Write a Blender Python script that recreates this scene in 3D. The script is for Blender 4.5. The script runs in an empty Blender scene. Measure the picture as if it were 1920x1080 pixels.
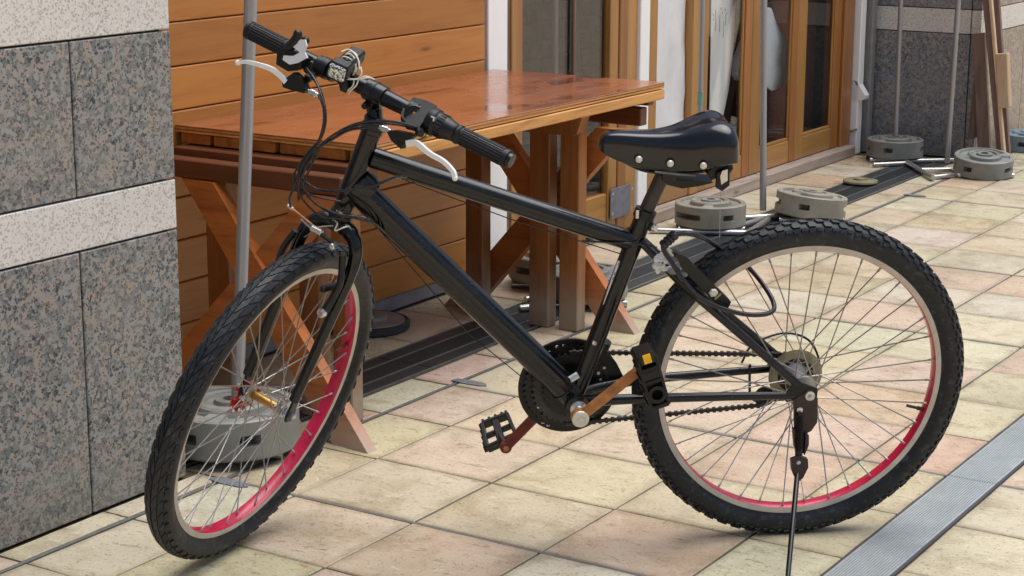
import bpy, math, random
from mathutils import Vector as V, Matrix, noise
R = math.radians
rnd = random.Random(7)
scene = bpy.context.scene
COL = scene.collection

# ------------------------------------------------------------------ camera, sky, sun, exposure
CAM = V((2.07954, -2.91665, 1.325))
CA = V((0.8447239, 0.5351917, 0.0033842)); CB = V((-0.1248069, 0.1908332, 0.973656)); CC = V((-0.5204468, 0.8228928, -0.2279969))
CA.normalize(); CC = (CC - CA * CC.dot(CA)).normalized(); CB = CC.cross(CA) * -1
if CB.z < 0: CB = -CB
FPX = 3504.0
cam_data = bpy.data.cameras.new('camera')
cam = bpy.data.objects.new('camera', cam_data); COL.objects.link(cam)
cam_data.sensor_width = 36.0; cam_data.lens = FPX / 1920 * 36.0
cam_data.clip_start = 0.05; cam_data.clip_end = 400
mw = Matrix((CA, CB, -CC)).transposed().to_4x4(); mw.translation = CAM
cam.matrix_world = mw
scene.camera = cam

SUN_EL, SUN_AZ = 74, 50          # azimuth measured from +X towards +Y
world = bpy.data.worlds.new('World'); scene.world = world; world.use_nodes = True
wn = world.node_tree.nodes; wl = world.node_tree.links
bg = wn['Background']; sky = wn.new('ShaderNodeTexSky')
sky.sky_type = 'NISHITA'; sky.sun_disc = False; sky.sun_elevation = R(SUN_EL)
sky.air_density = 1.0; sky.dust_density = 4.0; sky.ozone_density = 1.0
wl.new(sky.outputs[0], bg.inputs[0]); bg.inputs[1].default_value = 0.09
sun_d = bpy.data.lights.new('sun', 'SUN'); sun_d.energy = 2.3; sun_d.angle = R(62); sun_d.color = (1, .995, .985)
sun = bpy.data.objects.new('sun', sun_d); COL.objects.link(sun)
sky.sun_rotation = R(90 - SUN_AZ)
sd = V((math.cos(R(SUN_EL)) * math.cos(R(SUN_AZ)), math.cos(R(SUN_EL)) * math.sin(R(SUN_AZ)), math.sin(R(SUN_EL))))
sun.rotation_euler = sd.to_track_quat('Z', 'Y').to_euler(); sun.location = (0, 0, 6)
scene.view_settings.view_transform = 'Standard'; scene.view_settings.look = 'None'
scene.view_settings.exposure = 0.5; scene.view_settings.gamma = 1.0
scene.cycles.max_bounces = 8; scene.cycles.transparent_max_bounces = 12

# ------------------------------------------------------------------ placing: photo rays met with real planes
def ray(u, v): return CA * ((u - 960) / FPX) - CB * ((v - 540) / FPX) + CC
def hit(u, v, p, n):
    d = ray(u, v); return CAM + d * ((p - CAM).dot(n) / d.dot(n))
def PG(u, v, z=0): return hit(u, v, V((0, 0, z)), V((0, 0, 1)))
def PXc(u, v, x): return hit(u, v, V((x, 0, 0)), V((1, 0, 0)))
def PYc(u, v, y): return hit(u, v, V((0, y, 0)), V((0, 1, 0)))
# bicycle plane: a forward, b up, c towards the near (left) side
RC = V((0.6855, 0.3295, 0.3265)); E1 = V((-0.7564, -0.6541, 0)); E2 = V((0.0933, -0.1078, 0.9898)); NR = V((0.6474, -0.7487, -0.1426))
def W(a, b, c=0.0): return RC + E1 * a + E2 * b + NR * c
def PB(u, v, c=0.0): return hit(u, v, RC + NR * c, NR)
# steered front end: s towards left grip, g forward, u up along the steering axis
U_ = V((0.3422, 0.1184, 0.9321)).normalized(); S_ = V((0.9317, 0.1048, -0.3477)); S_ = (S_ - U_ * S_.dot(U_)).normalized()
G_ = -(U_.cross(S_)).normalized()
if G_.y > 0: G_ = -G_
K = W(.819, .587); HB = W(.872, .393); FH = V((-0.105, -0.324, 0.319))
def F(s, g, u, o=None): return (K if o is None else o) + S_ * s + G_ * g + U_ * u
def PF(u, v, g=0.0): return hit(u, v, K + G_ * g, G_)

# ------------------------------------------------------------------ mesh builder
def frame_of(d):
    d = d.normalized(); a = V((0, 0, 1)) if abs(d.z) < .9 else V((1, 0, 0))
    x = d.cross(a).normalized(); return x, x.cross(d).normalized()
def smooth_path(pts, n=8):
    P = [V(p) for p in pts]
    if len(P) < 3: return P
    out = []
    for i in range(len(P) - 1):
        p0 = P[i - 1] if i else P[0] * 2 - P[1]; p1 = P[i]; p2 = P[i + 1]; p3 = P[i + 2] if i + 2 < len(P) else P[-1] * 2 - P[-2]
        for k in range(n):
            t = k / n
            out.append(.5 * ((2 * p1) + (p2 - p0) * t + (2 * p0 - 5 * p1 + 4 * p2 - p3) * t * t + (3 * p1 - p0 - 3 * p2 + p3) * t ** 3))
    out.append(P[-1]); return out
class MB:
    def __init__(s): s.v = []; s.f = []; s.m = []
    def add(s, vs, fs, mi=0):
        b = len(s.v); s.v += [V(x) for x in vs]; s.f += [tuple(i + b for i in f) for f in fs]; s.m += [mi] * len(fs)
        return s
    def box(s, c, ax, ay, az, ch=0.0, mi=0):
        """box centre c, half-extent vectors; ch = chamfer in metres"""
        c = V(c); ax = V(ax); ay = V(ay); az = V(az)
        if ch <= 0:
            vs = [c + ax * i + ay * j + az * k for k in (-1, 1) for j in (-1, 1) for i in (-1, 1)]
            return s.add(vs, [(0, 2, 3, 1), (4, 5, 7, 6), (0, 1, 5, 4), (2, 6, 7, 3), (0, 4, 6, 2), (1, 3, 7, 5)], mi)
        L = [a.length for a in (ax, ay, az)]; ch = min(ch, min(L) * .9); q = [1 - ch / l for l in L]
        vs = []; idx = {}
        for k in (-1, 1):
            for j in (-1, 1):
                for i in (-1, 1):
                    for t in range(3):
                        w = [q[0], q[1], q[2]]; w[t] = 1
                        idx[(i, j, k, t)] = len(vs); vs.append(c + ax * (i * w[0]) + ay * (j * w[1]) + az * (k * w[2]))
        fs = []
        for t in range(3):
            o = [x for x in range(3) if x != t]
            for sg in (-1, 1):
                f = []
                for a, b in ((-1, -1), (1, -1), (1, 1), (-1, 1)):
                    key = [0, 0, 0]; key[t] = sg; key[o[0]] = a; key[o[1]] = b
                    f.append(idx[(key[0], key[1], key[2], t)])
                fs.append(tuple(f))
        for t in range(3):
            o = [x for x in range(3) if x != t]
            for a in (-1, 1):
                for b in (-1, 1):
                    f = []
                    for sg, tt in ((-1, o[0]), (1, o[0]), (1, o[1]), (-1, o[1])):
                        key = [0, 0, 0]; key[t] = sg; key[o[0]] = a; key[o[1]] = b
                        f.append(idx[(key[0], key[1], key[2], tt)])
                    fs.append(tuple(f))
        for k in (-1, 1):
            for j in (-1, 1):
                for i in (-1, 1): fs.append((idx[(i, j, k, 0)], idx[(i, j, k, 1)], idx[(i, j, k, 2)]))
        return s.add(vs, fs, mi)
    def bx(s, x0, x1, y0, y1, z0, z1, ch=0.0, mi=0):
        return s.box(((x0 + x1) / 2, (y0 + y1) / 2, (z0 + z1) / 2), ((x1 - x0) / 2, 0, 0), (0, (y1 - y0) / 2, 0), (0, 0, (z1 - z0) / 2), ch, mi)
    def bar(s, p, q, w, h, up=None, ch=0.0, mi=0):
        """rectangular bar from p to q; w across, h along 'up'"""
        p = V(p); q = V(q); d = q - p
        up = V(up) if up is not None else V((0, 0, 1))
        a = d.cross(up).normalized(); b = a.cross(d).normalized()
        return s.box((p + q) / 2, d / 2, a * (w / 2), b * (h / 2), ch, mi)
    def tube(s, pts, r, seg=12, caps=True, mi=0, closed=False, flat=None):
        P = [V(p) for p in pts]; n = len(P)
        rr = r if isinstance(r, (list, tuple)) else [r] * n
        if not isinstance(r, (list, tuple)): rr = [r] * n
        elif len(r) != n: rr = [r[0] + (r[-1] - r[0]) * i / (n - 1) for i in range(n)]
        T = []
        for i in range(n):
            if closed: t = P[(i + 1) % n] - P[i - 1]
            else: t = P[min(i + 1, n - 1)] - P[max(i - 1, 0)]
            T.append(t.normalized())
        x, y = frame_of(T[0]); vs = []
        if flat is not None:
            y = V(flat); y = (y - T[0] * y.dot(T[0])).normalized(); x = y.cross(T[0])
        for i in range(n):
            x = (x - T[i] * x.dot(T[i])).normalized(); y = T[i].cross(x).normalized()
            for k in range(seg):
                a = 2 * math.pi * k / seg
                vs.append(P[i] + (x * math.cos(a) + y * math.sin(a)) * rr[i])
        fs = []
        for i in range(n if closed else n - 1):
            j = (i + 1) % n
            for k in range(seg):
                k2 = (k + 1) % seg; fs.append((i * seg + k, i * seg + k2, j * seg + k2, j * seg + k))
        if caps and not closed:
            fs.append(tuple(range(seg))[::-1]); fs.append(tuple((n - 1) * seg + k for k in range(seg)))
        return s.add(vs, fs, mi)
    def lathe(s, o, ax, prof, seg=32, mi=0, cap=True):
        """prof = [(radius, height)...] round axis ax from o"""
        o = V(o); ax = V(ax).normalized(); x, y = frame_of(ax); vs = []
        for r, h in prof:
            for k in range(seg):
                a = 2 * math.pi * k / seg; vs.append(o + ax * h + (x * math.cos(a) + y * math.sin(a)) * r)
        fs = []; n = len(prof)
        for i in range(n - 1):
            for k in range(seg):
                k2 = (k + 1) % seg; fs.append((i * seg + k, i * seg + k2, (i + 1) * seg + k2, (i + 1) * seg + k))
        if cap: fs.append(tuple(range(seg))[::-1]); fs.append(tuple((n - 1) * seg + k for k in range(seg)))
        return s.add(vs, fs, mi)
    def ring(s, o, ax, prof, seg=64, mi=0, closed=True):
        """closed profile [(radius, height)] swept round ax"""
        o = V(o); ax = V(ax).normalized(); x, y = frame_of(ax); vs = []; n = len(prof)
        for r, h in prof:
            for k in range(seg):
                a = 2 * math.pi * k / seg; vs.append(o + ax * h + (x * math.cos(a) + y * math.sin(a)) * r)
        fs = []
        for i in range(n if closed else n - 1):
            j = (i + 1) % n
            for k in range(seg):
                k2 = (k + 1) % seg; fs.append((i * seg + k, i * seg + k2, j * seg + k2, j * seg + k))
        return s.add(vs, fs, mi)
    def prism(s, poly, d, mi=0, ch=0.0):
        """extrude polygon (list of points) by vector d"""
        P = [V(p) for p in poly]; d = V(d); n = len(P)
        vs = P + [p + d for p in P]
        fs = [tuple(range(n))[::-1], tuple(range(n, 2 * n))] + [(i, (i + 1) % n, n + (i + 1) % n, n + i) for i in range(n)]
        return s.add(vs, fs, mi)
    def ball(s, c, r, ax=None, seg=14, rings=8, sq=(1, 1, 1), mi=0):
        c = V(c); vs = []; fs = []
        X, Y, Z = (V((1, 0, 0)), V((0, 1, 0)), V((0, 0, 1))) if ax is None else ax
        for i in range(rings + 1):
            t = math.pi * i / rings
            for k in range(seg):
                a = 2 * math.pi * k / seg
                vs.append(c + (X * math.sin(t) * math.cos(a) * sq[0] + Y * math.sin(t) * math.sin(a) * sq[1] + Z * math.cos(t) * sq[2]) * r)
        for i in range(rings):
            for k in range(seg):
                k2 = (k + 1) % seg; fs.append((i * seg + k, (i + 1) * seg + k, (i + 1) * seg + k2, i * seg + k2))
        return s.add(vs, fs, mi)

WL = {}
def mesh_of(name, mb, mats, o, sharp=35):
    me = bpy.data.meshes.new(name)
    me.from_pydata([tuple(v - o) for v in mb.v], [], mb.f); me.validate()
    if not isinstance(mats, (list, tuple)): mats = [mats]
    for m in mats: me.materials.append(m)
    if len(mats) > 1: me.polygons.foreach_set('material_index', mb.m[:len(me.polygons)])
    me.polygons.foreach_set('use_smooth', [True] * len(me.polygons))
    me.update(); me.set_sharp_from_angle(angle=R(sharp))
    import bmesh
    bm = bmesh.new(); bm.from_mesh(me); bmesh.ops.recalc_face_normals(bm, faces=bm.faces); bm.to_mesh(me); bm.free()
    return me
def tag(o, label=None, cat=None, group=None, kind=None):
    if label: o['label'] = label
    if cat: o['category'] = cat
    if group: o['group'] = group
    if kind: o['kind'] = kind
    return o
def obj(name, mb, mats, parent=None, sharp=35, color=None, kind=None, label=None):
    xs = [v.x for v in mb.v]; ys = [v.y for v in mb.v]; zs = [v.z for v in mb.v]
    o = V(((min(xs) + max(xs)) / 2, (min(ys) + max(ys)) / 2, min(zs)))
    ob = bpy.data.objects.new(name, mesh_of(name, mb, mats, o, sharp)); COL.objects.link(ob)
    ob.location = o - (WL[parent.name] if parent else V((0, 0, 0)))
    if parent: ob.parent = parent
    WL[ob.name] = o
    if color: ob.color = (*color, 1)
    if kind: ob['kind'] = kind
    if label: ob['label'] = label
    return ob
def thing(name, loc, label, cat, group=None, kind=None, parent=None):
    e = bpy.data.objects.new(name, None); COL.objects.link(e); e.empty_display_size = .1
    loc = V(loc); e.location = loc - (WL[parent.name] if parent else V((0, 0, 0)))
    if parent: e.parent = parent
    WL[e.name] = loc
    return tag(e, label, cat, group, kind)
def piece(name, me, loc, parent, color=None, rot=None):
    """another object sharing mesh data me; loc is the world place of the mesh origin"""
    ob = bpy.data.objects.new(name, me); COL.objects.link(ob)
    ob.parent = parent; ob.location = V(loc) - WL[parent.name]
    if rot is not None: ob.rotation_mode = 'QUATERNION'; ob.rotation_quaternion = rot
    WL[ob.name] = V(loc)
    if color: ob.color = (*color, 1)
    return ob

# ------------------------------------------------------------------ materials
def srgb(r, g, b):
    f = lambda c: (c / 255) / 12.92 if c / 255 <= .04045 else ((c / 255 + .055) / 1.055) ** 2.4
    return (f(r), f(g), f(b))
class NT:
    def __init__(s, name):
        s.m = bpy.data.materials.new(name); s.m.use_nodes = True; s.t = s.m.node_tree; s.b = s.t.nodes['Principled BSDF']
    def n(s, typ, **kw):
        x = s.t.nodes.new(typ)
        for k, v in kw.items():
            if k.startswith('i_'):
                key = k[2:]; key = int(key) if key.isdigit() else key
                x.inputs[key].default_value = v
            else: setattr(x, k, v)
        return x
    def l(s, a, b): s.t.links.new(a, b)
    def ramp(s, fac, stops, interp='LINEAR'):
        r = s.n('ShaderNodeValToRGB'); r.color_ramp.interpolation = interp; e = r.color_ramp.elements
        while len(e) < len(stops): e.new(.5)
        for el, (p, c) in zip(e, stops):
            el.position = p; el.color = (*c, 1) if len(c) == 3 else c
        s.l(fac, r.inputs[0]); return r.outputs[0]
    def coords(s, scale=(1, 1, 1), rand=True, typ='Object'):
        tc = s.n('ShaderNodeTexCoord'); mp = s.n('ShaderNodeMapping'); mp.inputs['Scale'].default_value = scale
        s.l(tc.outputs[typ], mp.inputs[0])
        if rand:
            oi = s.n('ShaderNodeObjectInfo'); mu = s.n('ShaderNodeVectorMath', operation='SCALE'); mu.inputs[0].default_value = (37, 51, 23)
            s.l(oi.outputs['Random'], mu.inputs['Scale']); s.l(mu.outputs[0], mp.inputs['Location'])
        return mp.outputs[0]
    def noise(s, co, scale, detail=4, rough=.6, dist=0):
        x = s.n('ShaderNodeTexNoise'); x.inputs['Scale'].default_value = scale; x.inputs['Detail'].default_value = detail
        x.inputs['Roughness'].default_value = rough; x.inputs['Distortion'].default_value = dist
        s.l(co, x.inputs['Vector']); return x.outputs['Fac']
    def mix(s, fac, a, b, mode='MIX'):
        x = s.n('ShaderNodeMix', data_type='RGBA', blend_type=mode)
        for sock, val in ((x.inputs[0], fac), (x.inputs[6], a), (x.inputs[7], b)):
            if hasattr(val, 'is_linked') or hasattr(val, 'node'): s.l(val, sock)
            elif isinstance(val, (tuple, list)): sock.default_value = (*val, 1) if len(val) == 3 else val
            else: sock.default_value = val
        return x.outputs[2]
    def math(s, op, a, b=0.0, clamp=False):
        x = s.n('ShaderNodeMath', operation=op); x.use_clamp = clamp
        for i, val in enumerate((a, b)):
            if hasattr(val, 'node'): s.l(val, x.inputs[i])
            else: x.inputs[i].default_value = val
        return x.outputs[0]
    def bump(s, h, strength=.3, dist=.002):
        x = s.n('ShaderNodeBump'); x.inputs['Strength'].default_value = strength; x.inputs['Distance'].default_value = dist
        s.l(h, x.inputs['Height']); s.l(x.outputs[0], s.b.inputs['Normal']); return x
    def set(s, color=None, rough=None, metal=None, spec=None, coat=None):
        for k, v in (('Base Color', color), ('Roughness', rough), ('Metallic', metal), ('Specular IOR Level', spec), ('Coat Weight', coat)):
            if v is None: continue
            if hasattr(v, 'node'): s.l(v, s.b.inputs[k])
            else: s.b.inputs[k].default_value = (*v, 1) if isinstance(v, tuple) and len(v) == 3 else v
        return s.m
def plain(name, color, rough=.5, metal=0, var=.15, scale=30, bump=.1, spec=.5, coat=0, bd=.001):
    t = NT(name); co = t.coords(); f = t.noise(co, scale, 5, .65)
    c0 = tuple(max(0, c * (1 - var)) for c in color); c1 = tuple(min(1, c * (1 + var)) for c in color)
    c = t.ramp(f, [(.3, c0), (.7, c1)])
    g = t.noise(co, scale * 4, 3)
    r = t.ramp(g, [(.3, (max(.02, rough * .8),) * 3), (.7, (min(1, rough * 1.2),) * 3)])
    t.set(c, r, metal, spec, coat); t.bump(f, bump, bd); return t.m
def wood(name, light, dark, grain='Y', rough=.45, knots=True, contrast=1.0, coat=0.0, wear=None):
    t = NT(name); sc = {'X': (1.2, 14, 14), 'Y': (14, 1.2, 14), 'Z': (14, 14, 1.2)}[grain]
    co = t.coords(sc); fine = {'X': (3, 60, 60), 'Y': (60, 3, 60), 'Z': (60, 60, 3)}[grain]; co2 = t.coords(fine)
    a = t.noise(co, 2.0, 5, .6, .8); b = t.noise(co2, 3.0, 4, .7)
    m = t.math('ADD', t.math('MULTIPLY', a, .7), t.math('MULTIPLY', b, .3))
    w = .22 / contrast
    c = t.ramp(m, [(.5 - w, dark), (.5, tuple((x * .35 + y * .65) for x, y in zip(dark, light))), (.5 + w, light)])
    oi = t.n('ShaderNodeObjectInfo'); hs = t.n('ShaderNodeHueSaturation')
    t.l(t.math('ADD', t.math('MULTIPLY', oi.outputs['Random'], .3), .85), hs.inputs['Value']); t.l(c, hs.inputs['Color']); c = hs.outputs[0]
    if knots:
        co3 = t.coords({'X': (2.2, 9, 9), 'Y': (9, 2.2, 9), 'Z': (9, 9, 2.2)}[grain])
        vo = t.n('ShaderNodeTexVoronoi'); vo.inputs['Scale'].default_value = 1.3; t.l(co3, vo.inputs['Vector'])
        k = t.ramp(vo.outputs['Distance'], [(.02, (1, 1, 1)), (.11, (0, 0, 0))])
        c = t.mix(t.math('MULTIPLY', k, .75), c, tuple(x * .35 for x in dark))
    if wear:
        tc = t.n('ShaderNodeTexCoord'); geo = t.n('ShaderNodeNewGeometry'); sx = t.n('ShaderNodeSeparateXYZ'); t.l(geo.outputs['Position'], sx.inputs[0])
        mr = t.n('ShaderNodeMapRange'); mr.inputs[1].default_value = wear[0]; mr.inputs[2].default_value = wear[1]; t.l(sx.outputs[2], mr.inputs[0])
        nn = t.noise(t.coords((8, 8, 8)), 1.5, 4)
        f = t.math('MULTIPLY', t.math('ADD', mr.outputs[0], t.math('MULTIPLY', t.math('SUBTRACT', nn, .5), 1.2), True), .85)
        f = t.math('MULTIPLY', f, mr.outputs[0])
        c = t.mix(f, c, wear[2])
    t.set(c, rough, 0, .5, coat); t.b.inputs['Coat Roughness'].default_value = .25
    t.bump(b, .25, .001); return t.m

M = {}
# orange stained pine and its weathered relatives
M['siding'] = wood('orange_stained_siding', srgb(192, 132, 64), srgb(164, 102, 44), 'Y', .42, True, .9)
M['siding_dark'] = wood('siding_groove', srgb(70, 38, 18), srgb(45, 24, 12), 'Y', .8, False)
M['door'] = wood('varnished_door_wood', srgb(178, 130, 68), srgb(136, 92, 44), 'Z', .35, False, .8, .3)
M['door_o'] = wood('orange_door_wood', srgb(172, 112, 54), srgb(126, 78, 36), 'Z', .35, False, .8, .3)
M['door_h'] = wood('varnished_rail_wood', srgb(184, 136, 74), srgb(146, 102, 52), 'Y', .35, False, .8, .3)
M['greywood'] = wood('weathered_grey_wood', srgb(176, 160, 146), srgb(118, 104, 92), 'Y', .8, True)
M['ladder'] = wood('worn_brown_ladder_wood', srgb(140, 116, 102), srgb(92, 72, 62), 'Z', .8, False)
M['ladder_l'] = wood('pale_ladder_wood', srgb(206, 178, 146), srgb(166, 134, 104), 'Z', .8, False)
GREYW = srgb(152, 140, 124)
M['leg'] = wood('stained_table_leg', srgb(150, 94, 44), srgb(86, 50, 22), 'Z', .5, True, 1.0, 0, (.22, .06, GREYW))
M['brace'] = wood('stained_table_brace', srgb(186, 110, 50), srgb(116, 62, 28), 'X', .5, True, 1.0, 0, (.16, .0, srgb(170, 156, 142)))
M['beam'] = wood('shaded_table_beam', srgb(116, 66, 36), srgb(70, 38, 22), 'X', .5, True, 1.1)  # darker copy of the brace wood, shade under the top put in
M['plank'] = wood('table_plank_end', srgb(198, 128, 56), srgb(120, 66, 26), 'Y', .6, False, 1.3)
# table top: wet red-brown varnished ply
t = NT('wet_varnished_table_top'); co = t.coords((9, 1.6, 9)); a = t.noise(co, 2.2, 6, .65, .6); b = t.noise(t.coords((1, 1, 1)), 5, 4, .6)
c = t.ramp(a, [(.3, srgb(134, 74, 42)), (.5, srgb(150, 88, 54)), (.68, srgb(166, 108, 74))])
wet = t.ramp(b, [(.42, (0, 0, 0)), (.56, (1, 1, 1))])
c = t.mix(t.math('MULTIPLY', wet, .45), c, srgb(158, 92, 52))
pud = t.ramp(t.noise(t.coords((1, .6, 1)), 4.5, 2, .5), [(.60, (0, 0, 0)), (.63, (1, 1, 1))])
c = t.mix(t.math('MULTIPLY', pud, .55), c, srgb(100, 46, 26))
rg = t.math('ADD', t.math('MULTIPLY', wet, .12), .22); rg = t.math('MULTIPLY', rg, t.math('SUBTRACT', 1.0, t.math('MULTIPLY', pud, .85)))
t.set(c, rg, 0, .5, .6); t.b.inputs['Coat Roughness'].default_value = .12; t.bump(a, .12, .001); M['tabletop'] = t.m
M['ply'] = wood('table_edge_ply', srgb(214, 160, 92), srgb(150, 96, 46), 'Y', .55, False, 1.2)
M['plyx'] = wood('table_edge_ply_end', srgb(200, 138, 70), srgb(140, 84, 36), 'X', .55, False, 1.2)
# granite
def granite(name, stops, scale, rough=.35, speck=None, seed=0.):
    t = NT(name); co = t.coords((1, 1, 1), False)
    off = t.n('ShaderNodeVectorMath', operation='ADD'); t.l(co, off.inputs[0])
    ns = t.n('ShaderNodeTexNoise'); ns.inputs['Scale'].default_value = scale * 1.3; ns.inputs['Detail'].default_value = 3; t.l(co, ns.inputs['Vector'])
    sc = t.n('ShaderNodeVectorMath', operation='SCALE'); sc.inputs['Scale'].default_value = .9 / scale; t.l(ns.outputs['Color'], sc.inputs[0]); t.l(sc.outputs[0], off.inputs[1])
    vo = t.n('ShaderNodeTexVoronoi'); vo.inputs['Scale'].default_value = scale; t.l(off.outputs[0], vo.inputs['Vector'])
    bw = t.n('ShaderNodeSeparateColor'); t.l(vo.outputs['Color'], bw.inputs[0])
    big = t.noise(co, scale * .12, 2, .5)
    f = t.math('ADD', t.math('MULTIPLY', bw.outputs[0], .8), t.math('MULTIPLY', big, .25))
    c = t.ramp(f, stops, 'CONSTANT')
    v2 = t.n('ShaderNodeTexVoronoi'); v2.inputs['Scale'].default_value = scale * 2.3; t.l(off.outputs[0], v2.inputs['Vector'])
    b2 = t.n('ShaderNodeSeparateColor'); t.l(v2.outputs['Color'], b2.inputs[0])
    k = t.ramp(b2.outputs[1], [(0, (1, 1, 1)), (.2, (0, 0, 0))], 'CONSTANT')
    c = t.mix(t.math('MULTIPLY', k, .75), c, speck or (.02, .022, .028))
    big2 = t.noise(co, scale * .05, 4, .6); c = t.mix(t.math('MULTIPLY', t.ramp(big2, [(.40, (0, 0, 0)), (.65, (1, 1, 1))]), .22), c, tuple(min(1, x * 1.15) for x in stops[4 if len(stops) > 4 else 1][1]))
    v3 = t.n('ShaderNodeTexVoronoi'); v3.inputs['Scale'].default_value = scale * .55; t.l(off.outputs[0], v3.inputs['Vector']); b3 = t.n('ShaderNodeSeparateColor'); t.l(v3.outputs['Color'], b3.inputs[0])
    c = t.mix(t.math('MULTIPLY', t.ramp(b3.outputs[2], [(0, (0, 0, 0)), (.86, (1, 1, 1))], 'CONSTANT'), .30 if scale < 115 else .06), c, stops[2][1])
    geo = t.n('ShaderNodeNewGeometry'); sx = t.n('ShaderNodeSeparateXYZ'); t.l(geo.outputs['Position'], sx.inputs[0])
    mr = t.n('ShaderNodeMapRange'); mr.inputs[1].default_value = .16; mr.inputs[2].default_value = 0; t.l(sx.outputs[2], mr.inputs[0])
    st = t.noise(geo.outputs['Position'], 14, 5, .7); c = t.mix(t.math('MULTIPLY', t.math('MULTIPLY', mr.outputs[0], st), .55), c, (.12, .105, .08))
    t.set(c, t.ramp(st, [(.3, (rough * .8,) * 3), (.7, (rough * 1.4,) * 3)]), 0, .45); return t.m
M['granite'] = granite('grey_pink_granite', [(0, srgb(60, 63, 66)), (.14, srgb(104, 111, 112)), (.3, srgb(142, 140, 134)), (.46, srgb(118, 121, 121)), (.6, srgb(156, 146, 136)), (.74, srgb(146, 147, 144)), (.9, srgb(124, 117, 111))], 108, .28)
M['granite_far'] = granite('dark_blue_grey_granite', [(0, srgb(112, 116, 124)), (.2, srgb(132, 136, 140)), (.42, srgb(152, 146, 142)), (.6, srgb(122, 128, 136)), (.8, srgb(162, 152, 144))], 75, speck=srgb(66, 70, 78))
M['granite_tan'] = granite('tan_granite', [(0, srgb(140, 128, 116)), (.3, srgb(158, 146, 132)), (.6, srgb(168, 158, 146)), (.8, srgb(150, 140, 128))], 60, speck=srgb(110, 100, 92))
M['white_granite'] = granite('pale_speckled_granite', [(0, srgb(188, 182, 172)), (.12, srgb(220, 216, 208)), (.5, srgb(214, 210, 203)), (.8, srgb(222, 219, 213))], 120, .5, speck=srgb(160, 152, 140))
M['groove'] = plain('dark_joint_sealant', (.05, .05, .055), .8)
# paving
t = NT('sandstone_paving'); oi = t.n('ShaderNodeObjectInfo'); co = t.coords()
geo = t.n('ShaderNodeNewGeometry'); wpos = geo.outputs['Position']
def BWr(f, lo, hi): return t.ramp(f, [(lo, (0, 0, 0)), (hi, (1, 1, 1))])
def WBr(f, lo, hi): return t.ramp(f, [(lo, (1, 1, 1)), (hi, (0, 0, 0))])
a = t.noise(co, 8, 6, .65, .5); b = t.noise(t.coords((1, 2.4, 1)), 22, 6, .72, .7); d = t.noise(co, 150, 3, .6); e = t.noise(wpos, 1.5, 5, .62, .6); h = t.noise(wpos, 5, 5, .7, .3)
c = oi.outputs['Color']
c = t.mix(t.math('MULTIPLY', BWr(a, .40, .62), .35), c, srgb(208, 198, 172))
c = t.mix(t.math('MULTIPLY', WBr(a, .30, .46), .55), c, srgb(168, 150, 118))
c = t.mix(t.math('MULTIPLY', BWr(e, .44, .62), .45), c, srgb(160, 150, 122))
c = t.mix(t.math('MULTIPLY', BWr(h, .54, .66), .42), c, srgb(140, 130, 104))
c = t.mix(t.math('MULTIPLY', WBr(b, .36, .41), .6), c, srgb(122, 108, 86))
c = t.mix(t.math('MULTIPLY', BWr(b, .59, .65), .4), c, srgb(226, 218, 198))
c = t.mix(t.math('MULTIPLY', WBr(d, .34, .42), .6), c, srgb(108, 96, 78))
# dirt creeping in from the tile edges
tcg = t.n('ShaderNodeTexCoord'); sg = t.n('ShaderNodeSeparateXYZ'); t.l(tcg.outputs['Generated'], sg.inputs[0])
def edge(o): return t.math('ABSOLUTE', t.math('SUBTRACT', o, .5))
mxe = t.math('MAXIMUM', edge(sg.outputs[0]), edge(sg.outputs[1]))
ed = t.math('ADD', mxe, t.math('MULTIPLY', t.math('SUBTRACT', h, .5), .22))
c = t.mix(t.math('MULTIPLY', BWr(ed, .42, .52), .6), c, srgb(142, 130, 104))
rr = t.ramp(t.math('ADD', t.math('MULTIPLY', a, .5), t.math('MULTIPLY', e, .5)), [(.38, (.22,) * 3), (.62, (.5,) * 3)])
t.set(c, rr, 0, .45); hgt = t.math('ADD', t.math('MULTIPLY', b, .7), t.math('MULTIPLY', d, .3)); t.bump(hgt, .6, .003); M['tile'] = t.m
t = NT('far_paving'); co = t.coords((1, 1, 1), False); br = t.n('ShaderNodeTexBrick'); br.offset = 0; br.inputs['Scale'].default_value = 1
br.inputs['Brick Width'].default_value = .3037; br.inputs['Row Height'].default_value = .2902; br.inputs['Mortar Size'].default_value = .003
br.inputs['Color1'].default_value = (*srgb(196, 184, 150), 1); br.inputs['Color2'].default_value = (*srgb(204, 176, 152), 1); br.inputs['Mortar'].default_value = (*srgb(120, 110, 92), 1)
t.l(co, br.inputs['Vector']); t.set(br.outputs[0], .6); t.bump(t.noise(co, 30), .3, .002); M['far_paving'] = t.m
M['mortar'] = plain('sandy_mortar', srgb(84, 78, 60), .9, var=.2, scale=60)
M['joint_grey'] = plain('grey_sealant', srgb(104, 102, 98), .6, var=.2, scale=40)
M['patch'] = plain('blue_grey_patch', srgb(112, 114, 122), .5, var=.25, scale=50)
M['drain'] = plain('dark_drain_metal', srgb(40, 45, 48), .5, .0, var=.3, scale=60, bump=.3)
M['drain_line'] = plain('drain_edge_metal', srgb(140, 142, 138), .4, .7, var=.2)
M['alu'] = plain('ribbed_aluminium', srgb(166, 172, 172), .42, .3, var=.10, scale=14)
def metal(name, color, rough, met):
    t = NT(name); return t.set(color, rough, met, .5)
M['steel'] = metal('galvanised_steel', srgb(196, 194, 190), .27, .8)
M['steel_d'] = metal('dull_steel_pole', srgb(158, 159, 162), .32, .45)
M['concrete'] = plain('grey_concrete', srgb(140, 138, 138), .85, var=.15, scale=25, bump=.3)
M['weight'] = plain('grey_green_weight', srgb(140, 136, 124), .6, var=.3, scale=9, bump=.5, bd=.003)
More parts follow.
